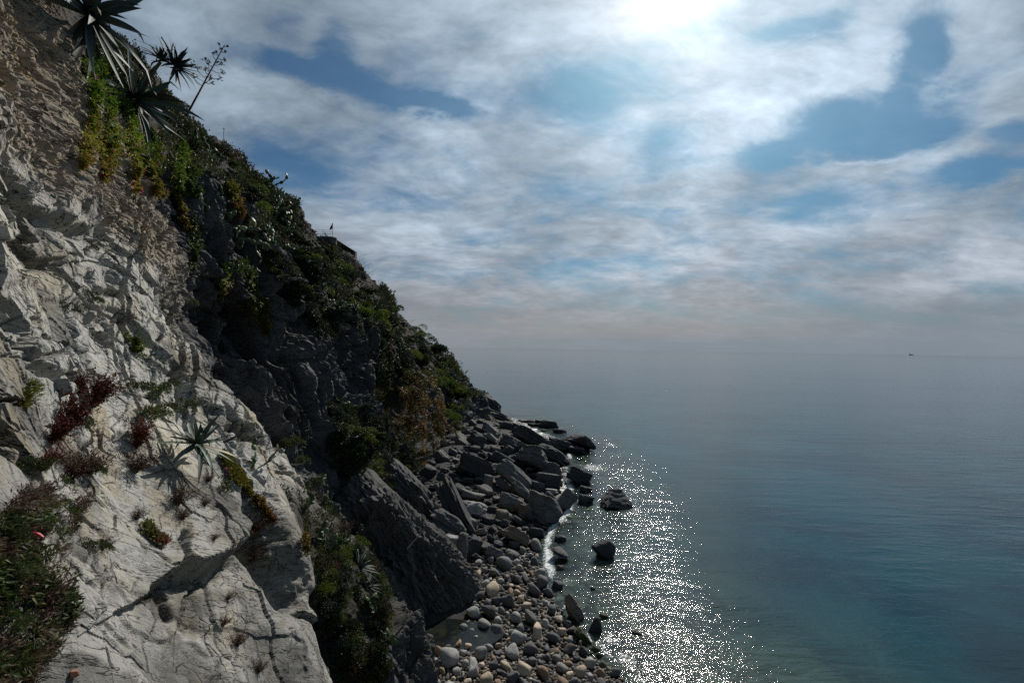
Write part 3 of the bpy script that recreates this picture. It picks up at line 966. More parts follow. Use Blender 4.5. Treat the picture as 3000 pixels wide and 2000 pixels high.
def stone(seed, size, sub=4, p=16, sides=7, flat=1.0, rough=.05, skew=.25, strat=0.0, taper=0.0):
    """a broken or rounded stone: a few random planes meeting in more or less sharp edges; size = full lengths"""
    r = np.random.default_rng(seed)
    V, Fc = ICO[sub]
    pl = [(0, 0, 1), (r.normal() * .08, r.normal() * .08, -1)]
    a0 = r.random() * 6.28
    for i in range(sides):
        a = a0 + 6.283 * (i + (r.random() - .5) * .7) / sides
        pl.append((math.cos(a), math.sin(a), (r.random() - .5) * 2 * skew + taper * r.uniform(.6, 1.3)))
    for i in range(3 if p < 12 else 2):
        a = r.random() * 6.28
        pl.append((math.cos(a) * .8, math.sin(a) * .8, r.choice([-1, 1, 1]) * (.35 + .5 * r.random())))
    pl = np.array(pl)
    pl /= np.linalg.norm(pl, axis=1, keepdims=True)
    h = .78 + .22 * r.random(len(pl))
    h[:2] = .8
    q = np.maximum(V @ pl.T, 0) / h
    rad = (q ** p).sum(1) ** (-1 / p)
    W = V * rad[:, None]
    W = W / np.abs(W).max(0)
    P = W * np.array(size) / 2
    L = float(min(size))
    n = fbm(W * 1.3 + seed * 3.7, 4, .55, seed % 97) * rough * 2 + fbm(W * 4 + seed, 3, .55, seed % 89) * rough * .8
    if strat:                                   # leaves of rock standing proud along the edges
        z = P[:, 2] / L * 9 + fbm(W * 1.2, 3, .5, 5) * 1.2
        st = vnoise(np.stack([z, 0 * z, 0 * z + seed], -1), 3)
        P[:, :2] *= (1 + st * strat)[:, None]
        P[:, 2] += fbm(np.stack([P[:, 0] / L * .8, P[:, 1] / L * 3.5, P[:, 2]], -1) + seed, 4, .6, 7) * L * strat * .5
    P = P * (1 + n[:, None])
    return P, Fc


M_SLATE = rock_mat("dark slate", base=(.062, .062, .064), strat=(0, 0, 1), sfreq=5, bump=.8, scale=1.0, spread=.4, tint=(.40, .37, .33), rnd=.5, wet=(.25, .8))
M_GREY = rock_mat("grey slate", base=(.125, .123, .118), strat=(0, 0, 1), sfreq=5, bump=.8, scale=1.0, spread=.4, rnd=.4, wet=(.1, .5))
M_PALE = rock_mat("pale limestone", base=(.27, .265, .25), strat=(0, 0, 1), sfreq=2, bump=.7, scale=1.4, spread=.6)
M_RUST = rock_mat("rusty slate", base=(.15, .125, .105), strat=(0, 0, 1), sfreq=5, bump=.8, scale=1.0, spread=.5, rnd=.4, wet=(.1, .5))
M_WEED = rock_mat("weedy rock", base=(.045, .050, .022), strat=(0, 0, 1), sfreq=3, bump=.7, scale=1.2, spread=.4, tint=(.5, .55, .12), wet=(.1, .5))
COB = dict(grey=rock_mat("grey cobble", base=(.23, .228, .22), sfreq=3.0, bump=.5, scale=2.6, spread=.8, rnd=.7, wet=(.12, .5)),
           dark=rock_mat("dark cobble", base=(.09, .09, .094), sfreq=4.0, bump=.5, scale=2.6, spread=.8, rnd=.6, wet=(.12, .5)),
           tan=rock_mat("tan cobble", base=(.34, .285, .215), sfreq=2.5, bump=.5, scale=2.6, spread=.7, rnd=.5, wet=(.12, .5)),
           brown=rock_mat("brown cobble", base=(.20, .145, .10), sfreq=3.0, bump=.5, scale=2.6, spread=.7, rnd=.6, wet=(.12, .5)))


def ground_at(px, py):
    """where the beach or the water lies under a pixel"""
    r = ray(px, py)
    Y = (CAM_H - .3) / -r.z
    for _ in range(12):
        p = Vector((0, 0, CAM_H)) + r * Y
        h = max(float(beach_h(np.array([p.x]), np.array([p.y]))[0]), -.1)
        Y += .7 * ((CAM_H - h) / -r.z - Y)
    return Vector((0, 0, CAM_H)) + r * Y


def boulder(seed, cx, cy, w, h, tilt, mat, label, cat="boulder", depth=.8, pitch=-12, yaw=0, thick=None, p=18, name="boulder", group=None,
            Y=None, strat=.05, sub=5, sides=6, hill=False, taper=0.0):
    """a rock seen centred at a pixel, w by h pixels across before tilting; tilt in degrees, right side down"""
    if hill:
        q, _ = hit(cx, cy)
        Yc = q.y
    else:
        rad = .5 * (abs(w * math.sin(R(tilt))) + abs(h * math.cos(R(tilt))))
        g = ground_at(cx, cy + rad * .75)
        Yc = Y or g.y + .25 * w * g.y / F
    c = at(cx, cy, Yc)
    k = Yc / F
    grow = 1.18 if cy < 1520 and cx < 1690 and not hill else 1.0
    size = (w * k * grow, w * depth * k * grow, (thick or h) * k * grow)
    P, Fc = stone(seed, size, sub, p, sides, rough=.07, strat=strat, taper=taper)
    me = raw_mesh(name, P, Fc, mat, smooth_shade=(p < 9))
    o = link(name, me, label, cat, group)
    o.location = c
    o.rotation_euler = Euler((R(pitch), R(tilt), R(yaw)), 'XYZ')
    return o


BOULDERS = [
    # seed, cx, cy, w, h, tilt, material, label, extras
    (1, 1800, 1458, 118, 58, 10, M_SLATE, "large pyramid-shaped dark rock standing alone in the water, ridge on top", dict(p=24, sides=5, pitch=-14, yaw=25, taper=.75, depth=.9)),
    (2, 1776, 1608, 84, 54, 42, M_SLATE, "leaning oval slab with a pale stripe, alone in the glittering water", dict(p=8, sides=9, depth=.7, pitch=-18, taper=.45)),
    (3, 1712, 1294, 104, 40, 27, M_SLATE, "dark slab dipping seaward at the outermost tip of the point", dict(pitch=-14, sides=4, taper=.2)),
    (4, 1640, 1302, 80, 26, 18, M_SLATE, "long dark ledge just left of the outermost tip slab", dict()),
    (5, 1690, 1317, 66, 20, 10, M_SLATE, "flat wet ledge under the outermost tip slab", dict()),
    (6, 1565, 1345, 104, 46, 34, M_GREY, "broad grey slab, widest smooth face among the shore rocks", dict(pitch=-28, depth=1.0, sides=5)),
    (7, 1612, 1378, 66, 40, 12, M_GREY, "blocky grey rock against the right end of the broad grey slab", dict(pitch=-15)),
    (8, 1610, 1408, 70, 40, 8, M_SLATE, "dark block below the broad grey slab", dict()),
    (9, 1515, 1400, 122, 44, 36, M_GREY, "long tilted plank of slate in the middle of the shore rocks", dict(depth=.5, pitch=-22)),
    (10, 1530, 1440, 84, 30, 38, M_GREY, "narrow tilted slate lying just below the long tilted plank", dict(depth=.5, pitch=-22)),
    (11, 1396, 1368, 96, 44, 24, M_SLATE, "flat-topped dark slab at the upper edge of the boulder beach", dict(pitch=-22, depth=.9)),
    (12, 1600, 1488, 106, 58, 22, M_GREY, "thick striped slate block with its foot in the water", dict(pitch=-18, strat=.09)),
    (13, 1386, 1452, 60, 26, 14, M_GREY, "pale flat slab beneath the flat-topped dark slab", dict(pitch=-25)),
    (14, 1392, 1490, 72, 36, 8, M_PALE, "whitish flat slab, lower of two pale slabs beside the dark fin", dict(pitch=-25)),
    (15, 1312, 1536, 132, 66, 28, M_SLATE, "big striped dark boulder between cliff foot and dark fin", dict(pitch=-20, strat=.09)),
    (16, 1320, 1604, 62, 74, 16, M_PALE, "blotchy white limestone block at the cliff foot", dict(p=12, pitch=-5)),
    (17, 1352, 1606, 40, 90, 8, M_GREY, "upright grey slab leaning on the white limestone block", dict()),
    (18, 1427, 1413, 30, 38, 10, M_GREY, "small upright pale grey boulder above the tilted slates", dict(p=12)),
    (19, 1700, 1394, 78, 42, 22, M_SLATE, "wet black rock in the surf behind the pyramid-shaped rock", dict()),
    (20, 1714, 1434, 42, 20, 14, M_SLATE, "small low rock in the gap between shore and pyramid rock, upper of two", dict()),
    (21, 1716, 1464, 48, 30, 12, M_SLATE, "small low rock in the gap between shore and pyramid rock, lower of two", dict()),
    (22, 1652, 1460, 56, 60, 38, M_GREY, "triangular grey rock pointing into the water at the shoreline", dict(sides=3, pitch=-22)),
    (23, 1618, 1440, 36, 14, 4, M_PALE, "small pale bar of stone beside the triangular rock", dict()),
    (24, 1512, 1568, 92, 36, 28, M_RUST, "pinkish slate slab above the cobble beach", dict(pitch=-25, strat=.09)),
    (25, 1384, 1602, 50, 54, 20, M_SLATE, "dark upright boulder right of the white limestone block", dict()),
    (26, 1452, 1622, 60, 36, 26, M_GREY, "flat grey slab at the top of the cobble beach", dict(pitch=-28)),
    (27, 1500, 1472, 62, 40, 20, M_GREY, "tilted grey slab left of the thick striped block", dict(pitch=-22)),
    (28, 1540, 1500, 40, 36, 15, M_RUST, "brownish block below the tilted grey slab", dict()),
    (29, 1470, 1510, 44, 30, 10, M_RUST, "rusty rounded boulder in the middle of the rubble", dict(p=10)),
    (30, 1440, 1182, 66, 26, 40, M_SLATE, "dark slab jutting from the skyline just above the waterline", dict(Y=80, pitch=-10)),
    (31, 1412, 1190, 104, 22, 46, M_SLATE, "long dark slab running down the skyline of the point", dict(Y=78, pitch=-10)),
    (32, 1338, 1178, 88, 44, 22, M_SLATE, "big flat slab embedded in the green slope above the point", dict(Y=72, pitch=-25)),
    (33, 1470, 1222, 74, 18, 22, M_GREY, "light grey ledge at the foot of the skyline slabs", dict(Y=74)),
    (34, 1608, 1243, 54, 18, 8, M_SLATE, "widest of the low black rocks awash off the point", dict(group=None)),
    (35, 1578, 1236, 18, 10, 4, M_SLATE, "smallest peaked black rock awash off the point", dict()),
    (36, 1545, 1233, 50, 8, 3, M_SLATE, "long thin black reef awash nearest the point", dict()),
    (37, 1562, 1246, 30, 9, 3, M_SLATE, "low black rock awash in front of the long thin reef", dict()),
    (38, 1638, 1264, 38, 10, 4, M_SLATE, "flat black rock awash between the reef and the tip slab", dict()),
    (39, 1592, 1262, 14, 6, 4, M_SLATE, "tiny black rock awash in the foam behind the tip", dict()),
    (40, 1560, 1290, 120, 34, 32, M_SLATE, "long dark slab stepping down to the tip from the left", dict(pitch=-15)),
    (41, 1620, 1330, 90, 30, 28, M_SLATE, "dark shelf above the broad grey slab", dict()),
    (42, 1500, 1300, 70, 30, 30, M_SLATE, "dark slab in the upper rubble below the skyline slabs", dict()),
    (43, 1530, 1262, 60, 20, 22, M_SLATE, "low dark slab at the waterline beyond the upper rubble", dict()),
    (44, 1440, 1262, 56, 22, 34, M_GREY, "pale-topped slab high in the rubble below the green slope", dict()),
    (45, 1400, 1290, 52, 34, 36, M_SLATE, "dark wedge high in the rubble by the brown bush", dict()),
    (46, 1470, 1350, 60, 34, 26, M_SLATE, "dark slab between the flat-topped slab and the broad grey one", dict()),
    (47, 1640, 1615, 56, 60, 20, M_SLATE, "flat striped rock awash beside the cobble beach", dict(p=8, pitch=-6, thick=12, depth=1.1)),
    (48, 1640, 1664, 26, 20, 10, M_RUST, "small tan rock in the shallows under the striped awash rock", dict(p=8)),
    (49, 1632, 1718, 34, 32, 10, M_SLATE, "round wet black boulder at the edge of the cobbles", dict(p=7)),
    (50, 1682, 1788, 98, 26, 60, M_RUST, "long brown wedge of rock at the water's edge", dict(depth=.5, p=10, pitch=-25, thick=34)),
    (51, 1706, 1862, 58, 20, 48, M_WEED, "green weedy wedge of rock beside the large black rock", dict()),
    (52, 1746, 1838, 46, 58, 10, M_SLATE, "large wet black rock at the edge of the surf", dict(p=9, taper=.5)),
    (53, 1770, 1807, 30, 18, 20, M_WEED, "small green rock behind the large wet black rock", dict(p=8)),
    (54, 1738, 1726, 20, 12, 20, M_SLATE, "little black rock poking out of the glitter", dict(p=8)),
    (55, 1868, 1854, 34, 14, 26, M_RUST, "low brown rock poking out of the glitter near the surf", dict(p=8)),
    (56, 1642, 1578, 30, 22, 18, M_SLATE, "black rock in the shallows above the striped awash rock", dict(p=10)),
    (57, 1746, 1902, 32, 18, 30, M_WEED, "yellow-green weedy stone among the last cobbles", dict(p=7)),
]
for bd in BOULDERS:
    boulder(*bd[:7], bd[7], **bd[8])

# dark fin of slate standing up from the beach
boulder(201, 1340, 1500, 210, 46, 62, M_SLATE, "tall dark fin of slate slanting down to the beach", depth=.5, pitch=-8, Y=29, strat=.1, name="rock_fin", cat="rock")


def buttress(size, px, py, Y, rot, seed, sub, label):
    P, Fc = stone(seed, size, sub, 9, 7, rough=.05)
        # steep leaves of rock
    er = Euler((R(-8), R(rot), R(8)), 'XYZ')
    dw = Vector((.42, .15, -.9)).normalized()
    ax = np.array((er.to_matrix().inverted() @ dw)[:])
    ay = np.cross(ax, [0.2, 1, 0.3])
    ay /= np.linalg.norm(ay)
    az = np.cross(ax, ay)
    q = np.stack([P @ ax * .10, P @ ay * 1.0, P @ az * 1.0], -1) + .12 * np.stack([fbm(P * .8, 3, .5, k) for k in (31, 32, 33)], -1)
    r1 = 1 - 2 * np.abs(fbm(q * .8, 4, .55, 5))
    r2 = 1 - 2 * np.abs(fbm(q * 3.2, 4, .6, 6))
    nrm = P / np.linalg.norm(P, axis=1, keepdims=True)
    r3 = 1 - 2 * np.abs(fbm(q * 8.5, 4, .6, 8))
    P = P + nrm * (r1 * .42 + r2 * .34 + r3 * .11 - .3)[:, None]
    m = rock_mat("buttress slate", base=(.085, .083, .080), strat=tuple(az), sfreq=9, bump=1.0, scale=1.2, spread=.5)
    o = link("rock_buttress", raw_mesh("rock_buttress", P, Fc, m), label, "rock")
    o.location = at(px, py, Y)
    o.rotation_euler = Euler((R(-8), R(rot), R(8)), 'XYZ')


buttress((7.4, 5.6, 3.7), 1215, 1690, 21.5, 47, 301, 7, "dark fluted rock buttress standing over the tide pool")
buttress((5.4, 3.4, 1.9), 1120, 1520, 24.0, 50, 302, 5, "fluted rock ridge climbing from the buttress to the green bank")
buttress((5.6, 3.0, 1.5), 1215, 1470, 28.5, 50, 303, 5, "slender fluted ridge between the buttress top and the tall fin")


# cobbles and rubble
def inside(px, py, poly):
    r = False
    j = len(poly) - 1
    for i in range(len(poly)):
        (xi, yi), (xj, yj) = poly[i], poly[j]
        if (yi > py) != (yj > py) and px < (xj - xi) * (py - yi) / (yj - yi) + xi:
            r = not r
        j = i
    return r


def scatter(poly, sizes, gap, seed, taken, tries=60):
    """pixel places for stones of the given pixel sizes, packed so they touch but hardly overlap"""
    r = random.Random(seed)
    x0, x1 = min(p[0] for p in poly), max(p[0] for p in poly)
    y0, y1 = min(p[1] for p in poly), max(p[1] for p in poly)
    out = []
    for s in sorted(sizes, reverse=True):
        for _ in range(tries):
            x, y = r.uniform(x0, x1), r.uniform(y0, y1)
            if not inside(x, y, poly):
                continue
            if all((x - a) ** 2 + ((y - b) * 1.15) ** 2 > (gap * (s + c)) ** 2 for a, b, c in taken):
                taken.append((x, y, s))
                out.append((x, y, s))
                break
    return out


COBBLE_POLY = [(1385, 1640), (1470, 1640), (1570, 1600), (1585, 1660), (1605, 1730), (1650, 1800), (1700, 1870), (1770, 1940), (1850, 2020), (1240, 2020),
               (1225, 1960), (1232, 1880), (1290, 1850), (1345, 1850), (1395, 1810), (1380, 1720)]
EXTRA = [(1180, 1480), (1240, 1400), (1300, 1450), (1330, 1540), (1290, 1600), (1230, 1560)]
RUBBLE_POLY = [(1330, 1215), (1480, 1235), (1560, 1262), (1620, 1300), (1640, 1420), (1630, 1530), (1580, 1570), (1480, 1650), (1400, 1650), (1345, 1560),
               (1290, 1450), (1230, 1395), (1290, 1330), (1310, 1260)]
taken = [(b[1], b[2], b[3] * .55) for b in BOULDERS]
rr = random.Random(5)
PROTO = {}
for kind, mt in COB.items():
    PROTO[kind] = []
    for i in range(7):
        sx, sy, sz = 1.0, rr.uniform(.5, .9), rr.uniform(.42, .8)
        P, Fc = stone(500 + i * 13 + len(kind), (sx, sy, sz), 3, rr.choice([4, 6, 8, 12]), 6, rough=.07, skew=.7)
        PROTO[kind].append(raw_mesh("cobble", P, Fc, mt, smooth_shade=True))
CLABEL = dict(grey="rounded mid-grey cobble lying on the beach", dark="dark slate cobble lying on the beach",
              tan="pale tan cobble lying on the beach", brown="brown cobble lying on the beach")
sizes = [max(13, min(46, rr.lognormvariate(2.93, .48))) for _ in range(300)]
BIGC = [(1418, 1838, 44, 'grey', "large egg-shaped grey cobble beside the tide pool"), (1318, 1942, 62, 'grey', "largest cobble, a smooth grey oval near the cliff foot"),
        (1440, 1738, 46, 'tan', "big pale tan boulder-sized cobble near the buttress"), (1541, 1783, 32, 'tan', "pale pinkish cobble in the middle of the beach"),
        (1386, 1806, 46, 'grey', "flat oval grey cobble against the buttress foot"), (1432, 1804, 44, 'dark', "dark angular cobble beside the flat oval one"),
        (1536, 1970, 46, 'tan', "two-toned tan cobble at the bottom of the beach"), (1645, 1965, 42, 'grey', "rounded grey cobble beside the two-toned tan one"),
        (1502, 1925, 46, 'grey', "striped grey cobble just above the two-toned tan one"), (1617, 1876, 46, 'dark', "dark veined boulder-sized cobble near the weedy wedge"),
        (1555, 1820, 46, 'dark', "dark streaked cobble at the beach centre"), (1590, 1715, 44, 'dark', "dark round cobble at the upper water's edge"),
        (1564, 1740, 44, 'dark', "dark leaning cobble beside the round dark one"), (1585, 1685, 36, 'grey', "grey round cobble at the upper water's edge"),
        (1400, 1690, 30, 'tan', "tan cobble near the top of the buttress"), (1515, 1880, 44, 'grey', "long grey cobble in the beach centre"),
        (1700, 1975, 40, 'tan', "pinkish cobble at the bottom right of the beach"), (1385, 1975, 46, 'grey', "grey boulder-sized cobble beside the largest oval")]


def put_stone(me, px, py, s, label, cat, group, name, seed, sink=.22, zoff=0.0):
    r = random.Random(seed)
    g = ground_at(px, py)
    k = s * g.y / F * 1.12
    o = link(name, me, label, cat, group)
    o.scale = (k * r.uniform(.9, 1.1), k * r.uniform(.9, 1.1), k * r.uniform(.9, 1.15))
    o.rotation_euler = (r.uniform(-.5, .5), r.uniform(-.5, .5), r.uniform(0, 6.28))
    o.location = g + Vector((0, 0, k * sink + zoff))
    return o


for i, (x, y, s, kd, lb) in enumerate(BIGC):
    put_stone(PROTO[kd][i % 7], x, y, s, lb, "cobble", None, "cobble", i)
    taken.append((x, y, s))
KIND_OF = lambda x, y, r: r.choices(['grey', 'dark', 'tan', 'brown'], [5, 3.4, 2.4, 2.0] if x < 1560 else [3, 5, 1.6, 3.4])[0]
for i, (x, y, s) in enumerate(scatter(COBBLE_POLY, sizes[:282], .44, 3, taken)):
    kd = KIND_OF(x, y, rr)
    put_stone(PROTO[kd][rr.randrange(7)], x, y, s, CLABEL[kd], "cobble", "%s cobbles on the beach" % kd, "cobble", i + 50)


def stone_mass(name, places, mt, p, sub=2, label=None, seed=0, flat=.6):
    r = np.random.default_rng(seed)
    VV, FF, n = [], [], 0
    protos = [stone(900 + seed * 31 + i, (1, .8, flat), sub, p, 6, rough=.04) for i in range(8)]
    for (x, y, s) in places:
        g = ground_at(x, y)
        k = s * g.y / F * 1.1
        P, Fc = protos[r.integers(8)]
        Rm = np.array(Euler((r.normal() * .35, r.normal() * .35 + .25 * (p > 8), r.random() * 6.28)).to_matrix())
        VV.append((P * k * (0.8 + .4 * r.random(3))) @ Rm.T + np.array(g) + np.array([0, 0, k * .1]))
        FF.append(Fc + n)
        n += len(P)
    me = raw_mesh(name, np.concatenate(VV), np.concatenate(FF), mt, smooth_shade=(p < 8))
    return link(name, me, label, kind="stuff")


small = [rr.uniform(6, 14) for _ in range(3400)]
pl = scatter(COBBLE_POLY, small, .36, 8, taken, tries=16)
k3 = len(pl) // 3
M_PEB = rock_mat("mixed pebbles", base=(.115, .10, .085), sfreq=1.2, bump=.4, scale=3, spread=.7, rnd=0, wet=(.12, .5))
stone_mass("pebbles", pl[:2 * k3], M_PEB, 5, label="small mixed pebbles filling the gaps between the beach cobbles", seed=1)
stone_mass("dark_pebbles", pl[2 * k3:], COB['dark'], 5, label="small dark pebbles filling the gaps between the beach cobbles", seed=2)
# angular rubble
taken2 = [(b[1], b[2], b[3] * .5) for b in BOULDERS]
PR = []
for i in range(10):
    P, Fc = stone(700 + i, (1.0, rr.uniform(.5, .9), rr.uniform(.3, .6)), 3, 20, 6, rough=.03, strat=.05)
    PR.append(P)
PRM = {kd: [raw_mesh("rock_fragment", P, ICO[3][1], mt) for P in PR] for kd, mt in (('dark', M_SLATE), ('grey', M_GREY), ('rusty', M_RUST))}
RLABEL = dict(dark="dark angular rock fragment in the rubble under the hillside", grey="grey angular rock fragment in the rubble under the hillside",
              rusty="rusty brown angular rock fragment in the rubble under the hillside")
sz = [max(12, min(50, rr.lognormvariate(3.05, .45))) for _ in range(210)]
for i, (x, y, s) in enumerate(scatter(RUBBLE_POLY, sz, .42, 4, taken2)):
    kd = rr.choices(['dark', 'grey', 'rusty'], [6, 3, 1])[0]
    o = put_stone(PRM[kd][rr.randrange(10)], x, y, s, RLABEL[kd], "rock", "%s rubble under the hillside" % kd, "rock_fragment", i + 900, sink=.15)
    o.rotation_euler = (rr.uniform(-.5, .2), rr.uniform(.0, .8), rr.uniform(-.9, .9))
pl = scatter(RUBBLE_POLY, [rr.uniform(5, 11) for _ in range(1300)], .38, 9, taken2, tries=10)
pl += scatter(EXTRA, [rr.uniform(6, 16) for _ in range(200)], .38, 10, taken2, tries=10)
stone_mass("rubble", pl, M_SLATE, 18, label="small broken slate between the boulders", seed=5, flat=.45)


# tide pool
def tide_pool():
    m, t, b = mat_new("pool water")
    tc = t.node('ShaderNodeTexCoord')
    n = t.noise(tc.outputs['Object'], 1.6, 4, .6)
    t.put(b.inputs['Base Color'], t.mix(t.ramp(n, .45, .65), (.008, .010, .010), (.020, .022, .014)))
    b.inputs['Roughness'].default_value = .06
    b.inputs['IOR'].default_value = 1.33
    t.put(b.inputs['Normal'], t.bump(t.noise(tc.outputs['Object'], 5, 3, .6), .3, .05))
    h = float(beach_h(np.array([POOL[0]]), np.array([POOL[1]]))[0])
    P = [(POOL[0] + 2.3 * math.cos(a) * (1 + .1 * math.sin(3 * a)), POOL[1] + 1.15 * math.sin(a), h + .24) for a in np.linspace(0, 2 * math.pi, 60, endpoint=False)]
    me = bpy.data.meshes.new("tide_pool")
    me.from_pydata(P, [], [list(range(len(P)))])
    me.materials.append(m)
    link("tide_pool", me, kind="structure")


tide_pool()


# ------------------------------------------------------------------ materials: plants
def leaf_mat(name, rnd=.5, rough=.55, trans=.25, spec=.35):
    m, t, b = mat_new(name)
    a = t.node('ShaderNodeAttribute', attribute_name="leafcol").outputs['Color']
    oi = t.node('ShaderNodeObjectInfo').outputs['Random']
    col = t.vmath('SCALE', a, scale=t.math('ADD', 1 - rnd / 2, t.math('MULTIPLY', oi, rnd)))
    t.put(b.inputs['Base Color'], col)
    b.inputs['Roughness'].default_value = rough
    b.inputs['Specular IOR Level'].default_value = spec
    if trans:
        tr = t.node('ShaderNodeBsdfTranslucent')
        t.put(tr.inputs[0], col)
        mx = t.node('ShaderNodeMixShader')
        mx.inputs[0].default_value = trans
        t.l.new(b.outputs[0], mx.inputs[1])
        t.l.new(tr.outputs[0], mx.inputs[2])
        t.l.new(mx.outputs[0], m.node_tree.nodes['Material Output'].inputs[0])
    return m


M_LEAF = leaf_mat("leaves")
M_AGAVE = leaf_mat("agave leaf", .2, .58, .0, .28)
M_PAD = leaf_mat("cactus pad", .3, .5, .0, .35)
M_DRY = leaf_mat("dry stems", .4, .8, .0, .2)


class Geo:
    """collects quads with a colour per vertex"""

    def __init__(self):
        self.v, self.f, self.c, self.n = [], [], [], 0

    def add(self, V, Fq, C):
        V = np.asarray(V, float)
        self.v.append(V)
        self.f.append(np.asarray(Fq) + self.n)
        self.c.append(np.broadcast_to(np.asarray(C, float), (len(V), 3)))
        self.n += len(V)

    def mesh(self, name, mat, smooth_shade=False):
        return raw_mesh(name, np.concatenate(self.v), np.concatenate(self.f), mat, {"leafcol": np.concatenate(self.c)}, smooth_shade)

    def tube(self, pts, r0, r1, C, k=5):
        pts = np.asarray(pts, float)
        n = len(pts)
        T = np.gradient(pts, axis=0)
        T /= np.linalg.norm(T, axis=1, keepdims=True) + 1e-9
        up = np.array([0.31, 0.77, 0.55])
        A = np.cross(T, up)
        A /= np.linalg.norm(A, axis=1, keepdims=True) + 1e-9
        B = np.cross(T, A)
        rad = np.linspace(r0, r1, n)[:, None, None]
        an = np.linspace(0, 2 * math.pi, k, endpoint=False)
        V = pts[:, None, :] + rad * (A[:, None, :] * np.cos(an)[None, :, None] + B[:, None, :] * np.sin(an)[None, :, None])
        idx = np.arange(n * k).reshape(n, k)
        q = np.stack([idx[:-1], np.roll(idx[:-1], -1, 1), np.roll(idx[1:], -1, 1), idx[1:]], -1).reshape(-1, 4)
        self.add(V.reshape(-1, 3), q, C)

    def leaves(self, P, D, L, W, C, rng, droop=0.0):
        """many flat diamond leaves: base P, direction D, length L, width W"""
        n = len(P)
        D = D / (np.linalg.norm(D, axis=1, keepdims=True) + 1e-9)
        s = np.cross(D, rng.normal(size=(n, 3)))
        s /= np.linalg.norm(s, axis=1, keepdims=True) + 1e-9
        nrm = np.cross(D, s)
        L = np.broadcast_to(L, n)[:, None]
        W = np.broadcast_to(W, n)[:, None]
        m = P + D * L * .5 + nrm * L * .08
        V = np.stack([P, m + s * W * .5, P + D * L - np.array([0, 0, 1]) * L * droop, m - s * W * .5], 1).reshape(-1, 3)
        f = np.arange(n * 4).reshape(n, 4)
        self.add(V, f, np.repeat(np.broadcast_to(C, (n, 3)), 4, 0))


def vary(C, n, rng, a=.35, hue=.12):
    C = np.broadcast_to(np.asarray(C, float), (n, 3))
    return np.clip(C * (1 + a * rng.normal(size=(n, 1))).clip(.35, 2) * (1 + hue * rng.normal(size=(n, 3))).clip(.6, 1.5), .004, .9)


def shrub_mesh(seed, n=1500, leaf=(.10, .045), cols=((.030, .045, .018), (.045, .060, .022)), lobes=9, tall=.75, tips=None, fine=False, name="foliage"):
    r = np.random.default_rng(seed)
    g = Geo()
    cen = r.normal(size=(lobes, 3)) * np.array([.30, .30, .22])
    cen[:, 2] = np.abs(cen[:, 2]) + .25 * tall
    rad = r.uniform(.18, .36, lobes)
    k = r.integers(0, lobes, n)
    d = r.normal(size=(n, 3))
    d /= np.linalg.norm(d, axis=1, keepdims=True)
    d[:, 2] = np.where(d[:, 2] < -.3, -d[:, 2], d[:, 2])
    rr_ = rad[k] * r.uniform(.55, 1.12, n) ** .6
    P = cen[k] + d * rr_[:, None] * np.array([1, 1, tall + .2])
    D = d + np.array([0, 0, .55]) + r.normal(size=(n, 3)) * .45
    lc = np.array(cols)[r.integers(0, len(cols), lobes)][k]
    C = vary(lc, n, r)
    if tips is not None:
        m = (r.random(n) < .35)
        C[m] = vary(tips, m.sum(), r, .2)
    g.leaves(P, D, leaf[0] * r.uniform(.6, 1.5, n), leaf[1] * r.uniform(.7, 1.4, n), C, r)
    return g.mesh(name, M_LEAF)


def twig_mesh(seed, n=46, h=1.0, C=(.06, .045, .035), spread=.6, r0=.012, name="branches", sub=4, leaves=0, LC=(.04, .05, .02)):
    r = np.random.default_rng(seed)
    g = Geo()
    for i in range(n):
        a, e = r.random() * 6.28, r.uniform(.1, spread)
        d = np.array([math.cos(a) * e, math.sin(a) * e, 1.0])
        L = h * r.uniform(.45, 1.0)
        q = np.linspace(0, 1, 6)[:, None]
        b = r.normal(size=3) * .14
        pts = q * d * L + q * q * b * L + r.normal(size=(6, 3)) * .012 * h
        g.tube(pts, r0, r0 * .35, vary(C, 1, r)[0], 3)
        for j in range(sub):
            q0 = r.integers(2, 6)
            s = pts[q0]
            dd = d + r.normal(size=3) * .8
            e2 = s + dd / np.linalg.norm(dd) * L * r.uniform(.12, .35)
            g.tube([s, (s + e2) / 2 + r.normal(size=3) * .02 * h, e2], r0 * .6, r0 * .25, vary(C, 1, r)[0], 3)
            if leaves:
                k = leaves
                P = s + (e2 - s) * r.random((k, 1))
                g.leaves(P, r.normal(size=(k, 3)) + [0, 0, .3], .05 * h, .03 * h, vary(LC, k, r), r)
    return g.mesh(name, M_DRY)


